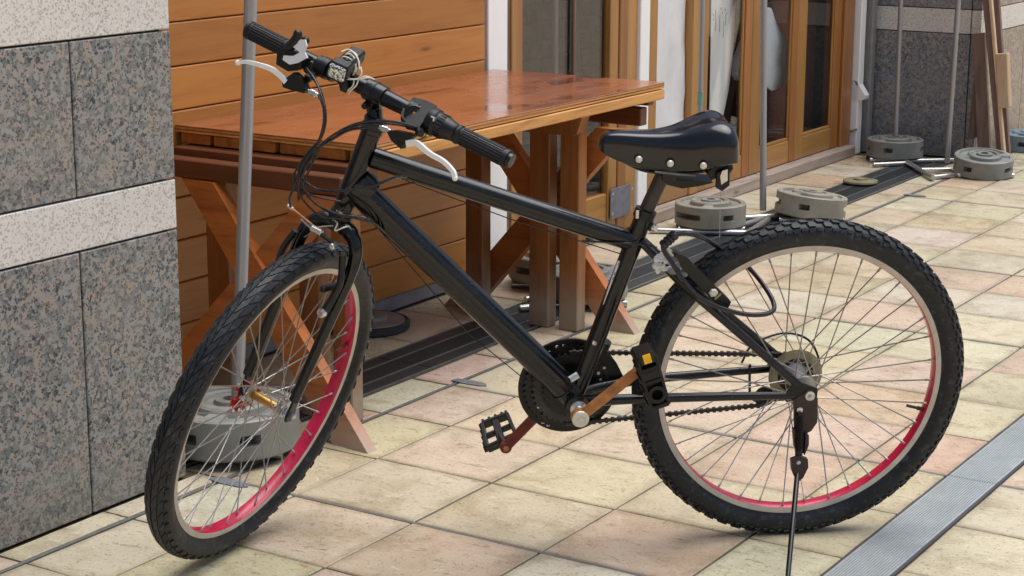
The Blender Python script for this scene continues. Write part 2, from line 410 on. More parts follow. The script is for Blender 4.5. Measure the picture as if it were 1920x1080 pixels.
M['weight_g'] = plain('cool_grey_weight', srgb(128, 130, 124), .5, var=.3, scale=8, bump=.4, bd=.003)
M['weight_b'] = plain('blue_grey_weight', srgb(116, 132, 142), .5, var=.2, scale=22)
M['white'] = plain('white_painted_frame', srgb(250, 250, 248), .5, var=.02)
M['whitecloth'] = plain('white_sheeting', srgb(232, 232, 232), .7, var=.08, scale=6, bump=.5, bd=.01)
M['bag'] = plain('white_plastic_bag', srgb(226, 232, 236), .5, var=.08, scale=8, bump=.4, bd=.01)
M['pinkprint'] = plain('pink_print', srgb(214, 140, 150), .6)
M['greyprint'] = plain('grey_print', srgb(120, 124, 128), .6)
M['pipe'] = plain('grey_pipe', srgb(132, 130, 128), .5, var=.1)
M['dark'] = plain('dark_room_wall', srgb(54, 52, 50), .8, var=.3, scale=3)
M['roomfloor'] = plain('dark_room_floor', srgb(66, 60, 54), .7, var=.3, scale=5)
M['brick'] = plain('grey_interior_brick', srgb(128, 122, 108), .8, var=.25, scale=12)
M['brown'] = plain('brown_reflection', srgb(120, 70, 50), .7, var=.25, scale=6)  # brown of the reflection in the rightmost pane
t = NT('black_frame_paint'); co = t.coords(); f = t.noise(co, 9, 5, .7); g_ = t.noise(co, 160, 3, .6); sc_ = t.noise(t.coords((1, 1, 1)), 45, 5, .75, 1.2)
c = t.ramp(f, [(.4, (.0032, .0034, .0038)), (.75, (.010, .0105, .0115))])
c = t.mix(t.math('MULTIPLY', t.ramp(g_, [(.66, (0, 0, 0)), (.70, (1, 1, 1))]), .30), c, (.16, .16, .15))
c = t.mix(t.math('MULTIPLY', t.ramp(sc_, [(.70, (0, 0, 0)), (.73, (1, 1, 1))]), .35), c, (.12, .115, .11))
t.set(c, t.ramp(f, [(.35, (.13,) * 3), (.7, (.34,) * 3)]), 0, .5); t.bump(sc_, .03, .0008); M['black'] = t.m
M['blacksat'] = plain('black_satin_metal', (.008, .008, .008), .36, var=.4, scale=40, bump=.12, spec=.4)
M['plastic'] = plain('black_plastic', (.005, .0055, .0065), .42, var=.25, scale=60, bump=.12, spec=.4)
M['rubbergrip'] = plain('black_grip_rubber', (.009, .010, .012), .5, var=.3, scale=60, spec=.4)
t = NT('tyre_rubber'); co = t.coords(); f = t.noise(co, 14, 5, .65); d_ = t.noise(co, 70, 4, .7)
c = t.ramp(f, [(.35, (.007, .008, .010)), (.7, (.016, .019, .023))])
c = t.mix(t.math('MULTIPLY', t.ramp(d_, [(.54, (0, 0, 0)), (.66, (1, 1, 1))]), .45), c, (.075, .085, .10))
t.set(c, t.ramp(f, [(.3, (.4,) * 3), (.7, (.62,) * 3)]), 0, .4); t.bump(d_, .15, .001); M['tyre'] = t.m
M['tyre_side'] = M['tyre']
M['rimsilver'] = plain('aged_rim_aluminium', srgb(192, 186, 178), .36, .4, var=.15, scale=30)
M['rimred'] = plain('pink_red_rim_paint', srgb(192, 14, 64), .35, .0, var=.25, scale=22, coat=.3)
M['spoke'] = plain('spoke_steel', srgb(168, 164, 160), .35, .5, var=.1)
M['chrome'] = plain('worn_chrome', srgb(206, 204, 200), .22, .8, var=.1)
M['whitelever'] = plain('white_lever_paint', srgb(236, 236, 232), .35, var=.04)
M['rust'] = plain('rusty_gold_crank_steel', srgb(178, 118, 66), .5, .2, var=.45, scale=34, bump=.4)
M['rustred'] = plain('dark_red_rust', srgb(104, 44, 28), .65, .1, var=.35, scale=30, bump=.3)
M['brass'] = plain('brassy_hub', srgb(178, 134, 68), .3, .7, var=.25, scale=30)
M['redleaf'] = plain('red_plastic_streamer', srgb(196, 60, 44), .5, var=.25, scale=20)
M['saddle'] = plain('black_saddle_vinyl', (.0035, .004, .005), .17, var=.2, scale=110, bump=.12, spec=.6)
M['rivet'] = plain('cream_rivet', srgb(214, 210, 196), .3, .3, var=.05)
M['orange'] = plain('orange_reflector', srgb(255, 190, 20), .2, var=.1)
M['string'] = plain('white_string', srgb(226, 220, 204), .8, var=.08)
M['pod'] = plain('silver_white_pod_paint', srgb(222, 225, 228), .35, var=.08)
t = NT('clear_lamp_lens'); t.set(t.ramp(t.noise(t.coords(), 260, 3, .6), [(.42, (.06, .06, .065)), (.5, (.45, .45, .45)), (.58, (.9, .9, .9))]), .12, .3); M['lens'] = t.m  # bright spots in the ramp paint the sparkle of the lens
M['disc'] = plain('yellowed_plastic', srgb(138, 132, 104), .4, var=.4, scale=40)
M['cog'] = plain('dark_cog_steel', srgb(58, 55, 52), .5, .25, var=.4)
M['cable'] = plain('grey_black_cable', (.014, .014, .017), .25, var=.2, spec=.5)
M['kick'] = plain('brown_black_stand_steel', srgb(64, 52, 52), .5, .4, var=.25, scale=30)
M['foil'] = plain('crumpled_silver_tape', srgb(226, 226, 226), .35, .25, var=.12, scale=60, bump=.8, bd=.004)
M['moss'] = plain('mossy_lid', srgb(118, 112, 84), .8, var=.35, scale=30, bump=.4)
M['pinkbit'] = plain('pink_scrap', srgb(188, 110, 120), .6)
M['greentape'] = plain('pale_green_tape', srgb(120, 158, 138), .5)
M['rubber'] = plain('black_base_rubber', (.03, .033, .036), .6, var=.2)
g = NT('window_glass'); tr = g.n('ShaderNodeBsdfTransparent'); gl = g.n('ShaderNodeBsdfGlossy'); gl.inputs['Roughness'].default_value = .02
tr.inputs[0].default_value = (.94, .95, .95, 1)
fr = g.n('ShaderNodeFresnel'); ge = g.n('ShaderNodeNewGeometry'); mr_ = g.n('ShaderNodeMapRange'); mr_.inputs[3].default_value = 1.45; mr_.inputs[4].default_value = .69; g.l(ge.outputs['Backfacing'], mr_.inputs[0]); g.l(mr_.outputs[0], fr.inputs[0]); mx = g.n('ShaderNodeMixShader'); g.l(fr.outputs[0], mx.inputs[0]); g.l(tr.outputs[0], mx.inputs[1]); g.l(gl.outputs[0], mx.inputs[2])
g.l(mx.outputs[0], g.t.nodes['Material Output'].inputs['Surface']); M['glass'] = g.m

# ================================================================== ground
ground = obj('ground', MB().bx(-60, 60, -60, 60, -.3, -.016), M['far_paving'], kind='structure')
pav = thing('pavement', (0, 0, -.012), None, None, kind='structure')
obj('mortar_bed', MB().bx(-1.09, 1.828, -1.745, 5.81, -.0155, -.0045), M['mortar'], pav)
TX = .3037; TY = .2902
rows = []; y = -6 * TY
dark_rows = {0, 3, 7, 10, 14, 17, 21}
for j in range(-6, 24): rows.append((j, j * TY, (j + 1) * TY))
cols = [(-1.072, -.822), (-.618, -.505), (-.491, -TX), (-TX, 0), (0, TX), (TX, 2 * TX), (2 * TX, .808), (.925, 1.225), (1.225, 1.525), (1.525, 1.825)]
SAND = srgb(199, 188, 160); PINK = srgb(201, 182, 161); GREEN = srgb(190, 181, 150); PALE = srgb(207, 198, 177); SALM = srgb(194, 169, 146)
fixed = {(-1, -1): PINK, (0, -1): SALM, (0, 0): GREEN, (-1, 0): GREEN, (-1, 1): PINK, (0, 1): SAND, (1, 0): SALM, (1, -1): PALE, (1, 1): GREEN, (1, 2): SALM, (0, 2): SAND, (-1, 2): SAND, (-2, 2): PINK, (-2, 1): GREEN, (-2, 0): SAND,
         (2, 1): GREEN, (2, 2): GREEN, (2, 3): SALM, (1, 3): PINK, (3, 3): PINK, (5, 2): GREEN, (5, 1): SALM, (5, 3): GREEN, (-2, 3): SAND, (2, 4): SAND, (3, 4): PINK, (-1, -2): GREEN, (-2, -1): PALE, (2, 0): SAND, (1, 5): PINK, (2, 6): SALM}
tile_cache = {}
def tile_mesh(w, h):
    key = (round(w, 3), round(h, 3), rnd.randrange(3))
    if key not in tile_cache:
        mb = MB(); z1 = 0.
        nx, ny = 3, 3; ch = .0025
        jit = lambda: rnd.uniform(-.0011, .0011)
        # rim follows a slightly uneven cut edge
        outer = []; N = 4
        for a in range(N): outer.append((-w / 2 + w * a / N, -h / 2 + jit()))
        for a in range(N): outer.append((w / 2 + jit(), -h / 2 + h * a / N))
        for a in range(N): outer.append((w / 2 - w * a / N, h / 2 + jit()))
        for a in range(N): outer.append((-w / 2 + jit(), h / 2 - h * a / N))
        n = len(outer); vs = []
        for z, k in ((-.010, 1.0), (-.0022, 1.0), (0, 1 - 2 * ch / min(w, h))): vs += [V((x * (k if z == 0 else 1), yy * (k if z == 0 else 1), z)) for x, yy in outer]
        fs = [(i + r * n, (i + 1) % n + r * n, (i + 1) % n + (r + 1) * n, i + (r + 1) * n) for r in range(2) for i in range(n)] + [tuple(range(2 * n, 3 * n))]
        mb.add(vs, fs); tile_cache[key] = mesh_of('tile', mb, M['tile'], V((0, 0, 0)), 30)
    return tile_cache[key]
for ci, (x0, x1) in enumerate(cols):
    i = ci - 4
    for j, y0, y1 in rows:
        if x1 > -.575 and x0 < -.49 and x0 > -.7 and False: pass
        if ci == 0 and y1 < -.03: continue
        if ci == 0 and y0 > 4.9: continue
        if x1 < -.6 and y0 > 4.95: continue
        if y0 > 5.6: continue
        xx0 = x0
        if ci == 1:
            if y1 <= .0: xx0 = -.572
        g0 = .0055 if j in dark_rows else .0028; g1 = .0055 if (j + 1) in dark_rows else .0028
        w = x1 - xx0 - .0055; h = y1 - y0 - g0 - g1
        c = fixed.get((i, j)) or rnd.choice([SAND, SAND, PALE, GREEN, PINK, SALM])
        c = tuple(max(0, k * rnd.uniform(.93, 1.06)) for k in c)
        piece('tile', tile_mesh(w, h), V(((xx0 + x1) / 2, (y0 + g0 + y1 - g1) / 2, rnd.uniform(-.0008, .0006))), pav, c)
for j in sorted(dark_rows):
    for (a, b) in ((-.49, .806), (.927, 1.825)):
        if j * TY < 5.8: obj('sealant_joint', MB().bx(a, b, j * TY - .0045, j * TY + .0045, -.004, -.0008), M['joint_grey'], pav)
obj('sealant_joint', MB().bx(-.503, -.493, -1.74, 5.8, -.004, -.0006), M['joint_grey'], pav)
for (u, v, w, d) in ((430, 905, .10, .035), (880, 718, .10, .035), (1715, 367, .09, .035)):
    p = PG(u, v)
    poly = [p + V((x * w, y * d, .0012)) for x, y in ((-.5, -.3), (-.1, -.5), (.4, -.42), (.55, -.1), (.42, .36), (.05, .5), (-.45, .34))]
    obj('sealant_patch', MB().prism(poly, (0, 0, .0016)), M['patch'], pav)

# drain along the timber wall
dr = thing('drain_cover', (-.72, 2.5, 0), 'long dark slotted drain cover let into the paving beneath the wooden table', 'drain cover')
X0, X1 = -.816, -.624
yy = -.02
while yy < 4.86:
    y2 = min(yy + .998, 4.9)
    for (a, b) in ((X0 + .006, X0 + .055), (X0 + .059, X1 - .059), (X1 - .055, X1 - .006)):
        mb = MB().bx(a, b, yy, y2 - .002, -.004, .0, .0012)
        obj('drain_panel', mb, M['drain'], dr)
    yy += 1.0
for x in (X0 + .057, X1 - .057): obj('divider', MB().bx(x - .002, x + .002, -.02, 4.9, -.003, .0022), M['drain_line'], dr)
for x in (X0 + .003, X1 - .003): obj('drain_edge', MB().bx(x - .003, x + .003, -.02, 4.9, -.004, .0018), M['drain_line'], dr)
mb = MB()
for k in range(int(4.85 / .010)):
    y0 = -.01 + k * .010
    for (a, b) in ((X0 + .064, X1 - .064),):
        mb.bx(a, b, y0, y0 + .006, -.002, .0006)
obj('tread_bar', mb, M['drain'], dr, kind='stuff')

# ribbed metal strip on the right
ms = thing('expansion_joint_cover', (.866, 2, 0), 'long ribbed grey metal cover strip crossing the paving at the lower right', 'metal strip')
for (ya, yb) in ((-1.7, 3 * TY - .0015), (3 * TY + .0015, 5.8)):
    a, b = .8145, .9185; n = 17; prof = [(a, -.010), (a, .001)]
    for k in range(n):
        x = a + .004 + (b - a - .008) * k / n; dx = (b - a - .008) / n
        prof += [(x, .0012), (x + dx * .45, .0012), (x + dx * .55, -.0006), (x + dx * .92, -.0006)]
    prof += [(b - .004, .0012), (b, .001), (b, -.010)]
    N = len(prof); vs = [V((x, ya, z)) for x, z in prof] + [V((x, yb, z)) for x, z in prof]
    fs = [(i, i + 1, N + i + 1, N + i) for i in range(N - 1)] + [tuple(range(N))[::-1], tuple(range(N, 2 * N))]
    obj('ribbed_plate', MB().add(vs, fs), M['alu'], ms, 20)
for x in (.8115, .9215): obj('edge_seal', MB().bx(x - .003, x + .003, -1.7, 5.8, -.004, -.0012), M['groove'], ms)

# ================================================================== granite pillar on the left
gw = thing('granite_pillar', (-.85, -1.2, 0), 'left foreground stone pillar clad in grey granite panels with pale bands', 'stone pillar')
obj('core', MB().bx(-1.5, -.592, -2.5, -.05, 0, 2.6), M['groove'], gw)
levels = [(0, .549, 'granite'), (.549, .656, 'white_granite'), (.656, .965, 'granite'), (.965, 1.072, 'white_granite'), (1.072, 1.38, 'granite'), (1.38, 1.487, 'white_granite'), (1.487, 2.0, 'granite')]
for z0, z1, m in levels:
    segs = [(-.0345, -.318), (-.318, -.88), (-.88, -1.45), (-1.45, -2.02)] if m == 'granite' else [(-.0345, -1.15), (-1.15, -2.02)]
    for ya, yb in segs:
        obj('panel', MB().bx(-.595, -.575, yb + .002, ya - .002, z0 + .0022, z1 - .0022, .002), M[m], gw)
    obj('panel', MB().bx(-1.19, -.597, -.048, -.0345, z0 + .0022, z1 - .0022, .002), M[m], gw)
    obj('panel', MB().bx(-1.5, -1.194, -.048, -.0345, z0 + .0022, z1 - .0022, .002), M[m], gw)

# ================================================================== timber clad wall
tw = thing('timber_wall', (-1.2, .9, 0), 'orange stained timber board wall behind the table, on a low concrete base', 'timber wall')
obj('backing', MB().bx(-1.3, -1.093, -.03, 1.90, .03, 2.6), M['siding_dark'], tw)
obj('base', MB().bx(-1.3, -1.080, -.03, 1.93, 0, .047, .004), M['concrete'], tw)
z = .046; k = 0
while z < 2.5:
    obj('board', MB().bx(-1.094, -1.072, -.03, 1.907, z + .0014, z + .1085 - .0014, .0028), M['siding'], tw); z += .1085
# ================================================================== glazed front
xf = -1.10
wp = obj('white_post', MB().bx(-1.2, -1.088, 1.95, 2.062, .0, 2.5, .003), M['white']); tag(wp, 'broad white post between the orange timber wall and the window', 'white post')
wf = thing('window_frame', (-1.12, 2.4, 0), 'wood framed window behind the table with two grey poles reflected in its glass', 'window')
obj('frame_post', MB().bx(-1.17, -1.10, 2.064, 2.096, 0, 2.5, .003), M['ladder'], wf)
obj('frame_post', MB().bx(-1.17, -1.095, 2.097, 2.130, 0, 2.5, .003), M['door'], wf)
obj('frame_post', MB().bx(-1.17, -1.105, 2.131, 2.179, 0, 2.5, .003), M['door_o'], wf)
obj('glass_pane', MB().bx(-1.122, -1.118, 2.18, 2.74, .15, 2.4), M['glass'], wf)
obj('bottom_rail', MB().bx(-1.17, -1.105, 2.18, 2.74, .03, .15, .004), M['door_h'], wf)
obj('glazing_bar', MB().bx(-1.116, -1.104, 2.50, 2.515, .152, 2.398, .003), M['ladder'], wf)
obj('frame_post', MB().bx(-1.13, -1.10, 2.741, 2.80, 0, 2.5, .003), M['door'], wf)
obj('frame_post', MB().bx(-1.17, -1.095, 2.802, 2.86, 0, 2.5, .003), M['door_o'], wf)
obj('frame_post', MB().bx(-1.17, -1.102, 2.862, 2.94, 0, 2.5, .003), M['door'], wf)
obj('kick_plate', MB().bx(-1.094, -1.091, 2.745, 2.89, .055, .165, .001), M['patch'], wf)
for (yy_, zz_) in ((2.76, .145), (2.90, .145), (2.76, .075), (2.90, .075)): obj('screw', MB().ball((-1.0905, yy_, zz_), .006, seg=8, rings=5, sq=(.5, 1, 1)), M['chrome'], wf)
obj('lock_box', MB().bx(-1.136 - .06, -1.144, 2.18, 2.24, .74, 1.1, .004), M['plastic'], wf)
ws = obj('white_post', MB().bx(-1.18, -1.09, 2.942, 3.012, 0, 2.5, .003), M['white']); tag(ws, 'narrow white post beside the window, right behind the saddle', 'white post')
pn = thing('sheeted_panel', (-1.12, 3.2, 0), 'wood framed door leaf covered by white sheeting, seen above the saddle', 'door leaf')
obj('stile', MB().bx(-1.16, -1.095, 3.014, 3.080, .05, 2.5, .003), M['door'], pn)
obj('bottom_rail', MB().bx(-1.155, -1.10, 3.082, 3.36, .05, .19, .003), M['door_h'], pn)
mb = MB(); nx, nz = 14, 30; vs = []
for a in range(nx + 1):
    for b in range(nz + 1):
        y = 3.083 + .272 * a / nx; z = .195 + 1.9 * b / nz
        vs.append(V((-1.125 + .012 * noise.noise(V((y * 9, z * 5, 0))) + .006 * noise.noise(V((y * 25, z * 14, 3))), y, z)))
n0 = len(vs); vs += [v - V((.004, 0, 0)) for v in vs]
fs = []
for a in range(nx):
    for b in range(nz):
        i = a * (nz + 1) + b; fs.append((i, i + nz + 1, i + nz + 2, i + 1)); fs.append((n0 + i, n0 + i + 1, n0 + i + nz + 2, n0 + i + nz + 1))
mb.add(vs, fs); obj('sheeting', mb, M['whitecloth'], pn, 60)
obj('stile', MB().bx(-1.16, -1.095, 3.36, 3.43, .05, 2.5, .003), M['door'], pn)
def leaf(name, label, y0, y1, s0, s1, brown=False, zr=.142):
    t = thing(name, (-1.12, (y0 + y1) / 2, .045), label, 'glazed door', 'glazed door leaves')
    h0 = s0 / 2
    obj('stile', MB().bx(-1.122, -1.098, y0, y0 + s0, .05, 2.5, .003), M['door'], t)
    obj('stile', MB().bx(-1.122, -1.098, y1 - s1, y1, .05, 2.5, .003), M['door_o'], t)
    obj('bottom_rail', MB().bx(-1.122, -1.100, y0 + s0 + .001, y1 - s1 - .001, .05, zr, .003), M['door_h'], t)
    obj('glazing_bead', MB().bx(-1.112, -1.104, y0 + s0 + .001, y1 - s1 - .001, zr + .001, zr + .014, .002), M['door_h'], t)
    for ya in (y0 + s0 + .001, y1 - s1 - .011): obj('glazing_bead', MB().bx(-1.112, -1.104, ya, ya + .010, zr + .016, 2.4, .002), M['door'], t)
    obj('glass_pane', MB().bx(-1.1145, -1.1115, y0 + s0 + .001, y1 - s1 - .001, zr, 2.4), M['glass'], t)
    return t
leaf('glazed_door', 'glazed door leaf with a long curled white paper behind its glass', 3.432, 3.885, .068, .062)
leaf('glazed_door', 'middle glazed door leaf with a hanging white bag behind its glass', 3.889, 4.335, .095, .055)
leaf('glazed_door', 'rightmost glazed door leaf with brown showing in its glass', 4.339, 4.80, .085, .075)
fp = obj('door_post', MB().bx(-1.18, -1.085, 4.805, 4.915, .0, 2.5, .004), M['door_o']); tag(fp, 'orange wooden door post at the right end of the glazed doors', 'door post')
ds = thing('door_sill', (-1.07, 3.9, 0), 'long weathered grey timber sill under the glazed doors', 'door sill')
obj('sill_board', MB().bx(-1.13, -1.048, 2.985, 3.95, .0, .047, .005), M['greywood'], ds)
obj('sill_board', MB().bx(-1.13, -1.048, 3.955, 4.90, .0, .047, .005), M['greywood'], ds)
wfr = obj('white_upright', MB().bx(-1.16, -1.06, 4.93, 4.985, 0.0, 2.5, .004), M['white']); tag(wfr, 'slim white upright frame beside the rightmost orange door post', 'white frame')
dp = obj('downpipe', MB().bx(-1.08, -1.035, 5.005, 5.05, 0.0, 2.5, .006), M['pipe']); tag(dp, 'square grey downpipe in the corner against the dark granite', 'downpipe')
lb = thing('wall_box', (-1.03, 4.95, 0), 'white wedge shaped box with a lower grey catch, fixed beside the white frame', 'wall box')
mb = MB(); c0 = PYc(1599, 150, 4.93)
poly = [PYc(u, v, 4.93) for u, v in ((1597, 150), (1606, 152), (1622, 180), (1620, 187), (1597, 190))]
mb.prism(poly, (0, .05, 0)); obj('hood', mb, M['white'], lb, 20)
mb = MB(); mb.prism([PYc(u, v, 4.932) for u, v in ((1590, 192), (1602, 192), (1600, 272), (1588, 274))], (0, .04, 0)); obj('lower_box', mb, M['white'], lb, 20)
mb = MB(); mb.tube([PYc(1590, 247, 4.925), PYc(1606, 243, 4.925)], .006, 8); obj('catch', mb, M['steel'], lb)

# room behind the glass
rm = thing('shop_interior', (-2.2, 3.4, 0), 'dim room behind the glazed doors with grey brick at its back', 'room')
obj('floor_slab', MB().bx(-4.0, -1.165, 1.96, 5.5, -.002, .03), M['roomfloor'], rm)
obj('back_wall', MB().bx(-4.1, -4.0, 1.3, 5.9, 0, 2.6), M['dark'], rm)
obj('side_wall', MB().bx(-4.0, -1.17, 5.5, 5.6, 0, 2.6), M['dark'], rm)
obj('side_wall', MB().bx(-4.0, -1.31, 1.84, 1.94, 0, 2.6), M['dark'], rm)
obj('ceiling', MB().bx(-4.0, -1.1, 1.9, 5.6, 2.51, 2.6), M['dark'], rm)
bp = MB().bx(-2.38, -2.3, 3.3, 5.2, .03, 2.5); obj('brick_pier', bp, M['brick'], rm)
bm0 = None
for r_ in range(14):
    for q_ in range(8):
        yb = 3.3 + q_ * .235 + (.117 if r_ % 2 else 0)
        if yb + .22 > 5.2: continue
        if bm0 is None:
            b0 = obj('brick', MB().bx(-2.3, -2.285, yb, yb + .222, .04 + r_ * .078, .04 + r_ * .078 + .068, .004), M['brick'], rm); bm0 = b0.data
        else: piece('brick', bm0, V((-2.2925, yb + .111, .04 + r_ * .078)), rm)
cu = obj('reflection_panel', MB().bx(-1.26, -1.24, 4.38, 4.85, .05, 2.3, .004), M['brown']); tag(cu, 'brown board added behind the rightmost glass pane as its reflection', 'board')  # added board, stands for the far pier reflected in the pane
for (ua, ub, r) in ((1040, 1041, .012), (1072, 1082, .014)):  # poles added behind the glass to stand for reflections in it
    p = PXc(ua + 2, -60, -1.35); q = PXc(ub, 140, -1.35); d = (q - p); q = q + d * ((.03 - q.z) / d.z); p = p - d * .5
    o = obj('reflected_pole', MB().tube([p, q], r, 10), M['steel_d'])
    tag(o, 'reflection of a thin upright grey pole, built behind the window, the left of two' if ua == 1040 else 'reflection of a slanting grey pole, built behind the window, the right of two', 'pole', 'reflected poles in the window')
# white bag hanging behind the middle leaf
mb = MB()
out = [(1437, 14), (1444, 14), (1452, 30), (1462, 55), (1478, 82), (1479, 140), (1476, 155), (1462, 167), (1446, 170), (1432, 160), (1425, 120), (1432, 60)]
cen = PXc(1452, 100, -1.17)
rings = []
for f, dx in ((1.0, 0), (.96, .005), (.85, .008), (.7, .010), (.5, .012), (.3, .012), (.12, .012)):
    rings.append([cen + (PXc(u, v, -1.17) - cen) * f + V((dx, 0, 0)) for u, v in out])
    
n = len(out); vs = [p for r_ in reversed([[cen + (PXc(u, v, -1.17) - cen) * f - V((dx, 0, 0)) for u, v in out] for f, dx in ((.97, .02), (.6, .04))]) for p in r_] + [p for r_ in rings for p in r_]
R_ = 9; vs = [v + V((.010 * noise.noise(v * 22) + .009 * noise.noise(v * 60), .004 * noise.noise(v * 50 + V((5, 5, 5))), 0)) for v in vs]
fs = [(i + r_ * n, (i + 1) % n + r_ * n, (i + 1) % n + (r_ + 1) * n, i + (r_ + 1) * n) for r_ in range(R_ - 1) for i in range(n)] + [tuple(range(n))[::-1], tuple(range((R_ - 1) * n, R_ * n))]
mb.add(vs, fs); o = obj('plastic_bag', mb, M['bag'], None, 60); tag(o, 'white plastic bag hanging behind the middle door glass', 'plastic bag')
mb = MB(); vs = []
out = [(1385, 80), (1396, 62), (1396, 154), (1376, 150), (1372, 140), (1374, 110)]
mb.prism([PXc(u, v, -1.17) for u, v in out], (.03, 0, 0)); o = obj('plastic_bag', mb, M['bag'], None, 60); tag(o, 'small pale bag behind the glass between the curled paper and the door stile', 'plastic bag')
# curled paper
pp = thing('paper_roll', PXc(1350, 240, -1.16), 'long curled white paper with faint pink and grey print behind the glass', 'paper')
mb = MB(); L = [((1334, -40), (1380, -40)), ((1333, 60), (1377, 60)), ((1332, 120), (1373, 120)), ((1331, 170), (1366, 170)), ((1330, 215), (1356, 218)), ((1332, 235), (1345, 240))]
nu = 10; vs = []
for (a, b) in L:
    for k in range(nu + 1):
        f = k / nu; p = PXc(a[0] + (b[0] - a[0]) * f, a[1] + (b[1] - a[1]) * f, -1.16); vs.append(p + V((.010 * math.sin(f * math.pi), 0, 0)))
n0 = len(vs); vs += [v - V((.002, 0, 0)) for v in vs]; fs = []
for r_ in range(len(L) - 1):
    for k in range(nu):
        i = r_ * (nu + 1) + k; fs.append((i, i + 1, i + nu + 2, i + nu + 1)); fs.append((n0 + i, n0 + i + nu + 1, n0 + i + nu + 2, n0 + i + 1))
mb.add(vs, fs); obj('sheet', mb, M['white'], pp, 60)
mb = MB()
for (u, v0, v1) in ((1342, 18, 58), (1350, 28, 60), (1357, 40, 70), (1361, 26, 48)):
    mb.bar(PXc(u, v0, -1.136), PXc(u - 1, v1, -1.136), .003, .001, (1, 0, 0))
obj('grey_print', mb, M['greyprint'], pp, kind='stuff')
mb = MB()
for (u, v) in ((1352, 14), (1355, 22), (1360, 16), (1363, 22), (1338, 26), (1338, 34)):
    mb.bar(PXc(u, v, -1.136), PXc(u, v + 5, -1.136), .004, .001, (1, 0, 0))
obj('pink_print', mb, M['pinkprint'], pp, kind='stuff')

# ================================================================== far granite pier
YW = 5.08
fw_ = thing('granite_pier', (-.8, 5.3, 0), 'far dark granite pier with a pale band, tan on its right side', 'stone pier')
obj('core', MB().bx(-1.3, -.585, YW + .017, 8.5, 0, 2.6), M['groove'], fw_)
for z0, z1, m in levels:
    mm = 'granite_far' if m == 'granite' else m; ms_ = 'granite_tan' if m == 'granite' else m
    for xa, xb in ((-1.24, -.615), (-.613, -.566)):
        obj('panel', MB().bx(xa + .0015, xb - .0015, YW, YW + .018, z0 + .002, z1 - .002, .002), M[mm], fw_)
    for ya, yb in ((YW + .001, 5.7), (5.7, 6.4), (6.4, 7.1), (7.1, 7.8)):
        obj('panel', MB().bx(-.583, -.566, ya + .0195 if ya < 5.2 else ya + .002, yb - .002, z0 + .002, z1 - .002, .002), M[ms_], fw_)

# ================================================================== table
tb = thing('wooden_table', (-.75, 1.2, 0), 'long orange brown wooden table with a wet varnished top against the timber wall', 'table')
TX0, TX1, TY0, TY1, TZ = -1.0715, -.474, .508, 1.955, .664
obj('top_board', MB().bx(TX0, TX1, TY0, TY1, TZ - .004, TZ, .001), M['tabletop'], tb)
obj('ply_layer', MB().bx(TX0, TX1, TY0, TY1, TZ - .0092, TZ - .0045, .0005), M['ply'], tb)
obj('ply_layer', MB().bx(TX0, TX1 - .001, TY0 + .001, TY1, TZ - .0125, TZ - .0097, .0005), M['plank'], tb)
obj('ply_layer', MB().bx(TX0, TX1, TY0, TY1, TZ - .0175, TZ - .0130, .0005), M['ply'], tb)
for a, b in ((-1.060, -.966), (-.953, -.761), (-.748, -.553), (-.538, -.487)):
    obj('under_plank', MB().bx(a, b, TY0 + .002 + rnd.uniform(0, .006), TY1 - .002, TZ - .045, TZ - .0185, .002), M['plank'], tb)
obj('edge_rail', MB().bx(TX1 - .012, TX1 + .0035, TY0 + .004, TY1 - .002, TZ - .049, TZ - .0205, .003), M['ply'], tb)
P1, P2, PR = -.625, -.527, -.845
def brace(a, b, w=.078, t_=.034, m='brace'):
    d = (b - a).normalized(); side = d.cross(V((0, 1, 0))).normalized(); p = []
    for sg in (-1, 1):
        q = b + side * (sg * w / 2); q = q + d * ((0 - q.z) / d.z); p.append(q)
    off = V((0, -t_ / 2, 0)); T_ = []
    for sg in (1, -1):
        q = a + side * (sg * w / 2); T_.append(q + d * ((a.z - q.z) / d.z))
    mb = MB().prism([p[0] + off, p[1] + off, T_[0] + off, T_[1] + off], (0, t_, 0))
    return obj('cross_brace', mb, M[m], tb, 30)
def post(x, y, z1, hx=.030, hy=.0225): obj('leg', MB().bx(x - hx, x + hx, y - hy, y + hy, 0, z1, .003), M['leg'], tb)
zt = TZ - .046
# near trestle
for x, hx in ((P1 + .002, .030), (P2 - .0, .028), (-.905, .034)): post(x, .480, zt - .066, hx)
obj('beam', MB().bx(-1.05, -.498, .425, .470, zt - .066, zt - .021, .003), M['beam'], tb)
obj('beam', MB().bx(-1.05, -.490, .474, .56, zt - .060, zt - .002, .003), M['beam'], tb)
brace(V((-.930, .440, zt - .0675)), V((-.393, .325, 0)))
brace(V((-.545, .436, zt - .0675)), V((-1.035, .362, 0)))
# far trestle
for x, hx in ((P1, .033), (P2, .031), (PR, .030)): post(x, 1.523, zt - .002, hx)
obj('beam', MB().bx(-1.0, -.53, 1.547, 1.607, zt - .046, zt - .003, .003), M['beam'], tb)
brace(V((-.865, 1.598, zt - .047)), V((-.398, 1.585, 0))); brace(V((-.44, 1.600, zt - .045)), V((-.945, 1.586, 0)))
zb = TZ - .047
mb = MB().prism([V((-.74, 1.455, zb)), V((-.74, 1.455, zb - .052)), V((-.490, 1.455, zb - .052)), V((-.478, 1.455, zb - .045)), V((-.462, 1.455, zb))], (0, .042, 0))
obj('cross_rail', mb, M['leg'], tb, 20)
obj('cross_rail', MB().bx(-1.0, -.50, 1.86, 1.90, zb - .075, zb - .022, .003), M['beam'], tb)
obj('cross_rail', MB().bx(-1.0, -.50, 1.905, 1.94, zb - .020, zb - .001, .003), M['beam'], tb)

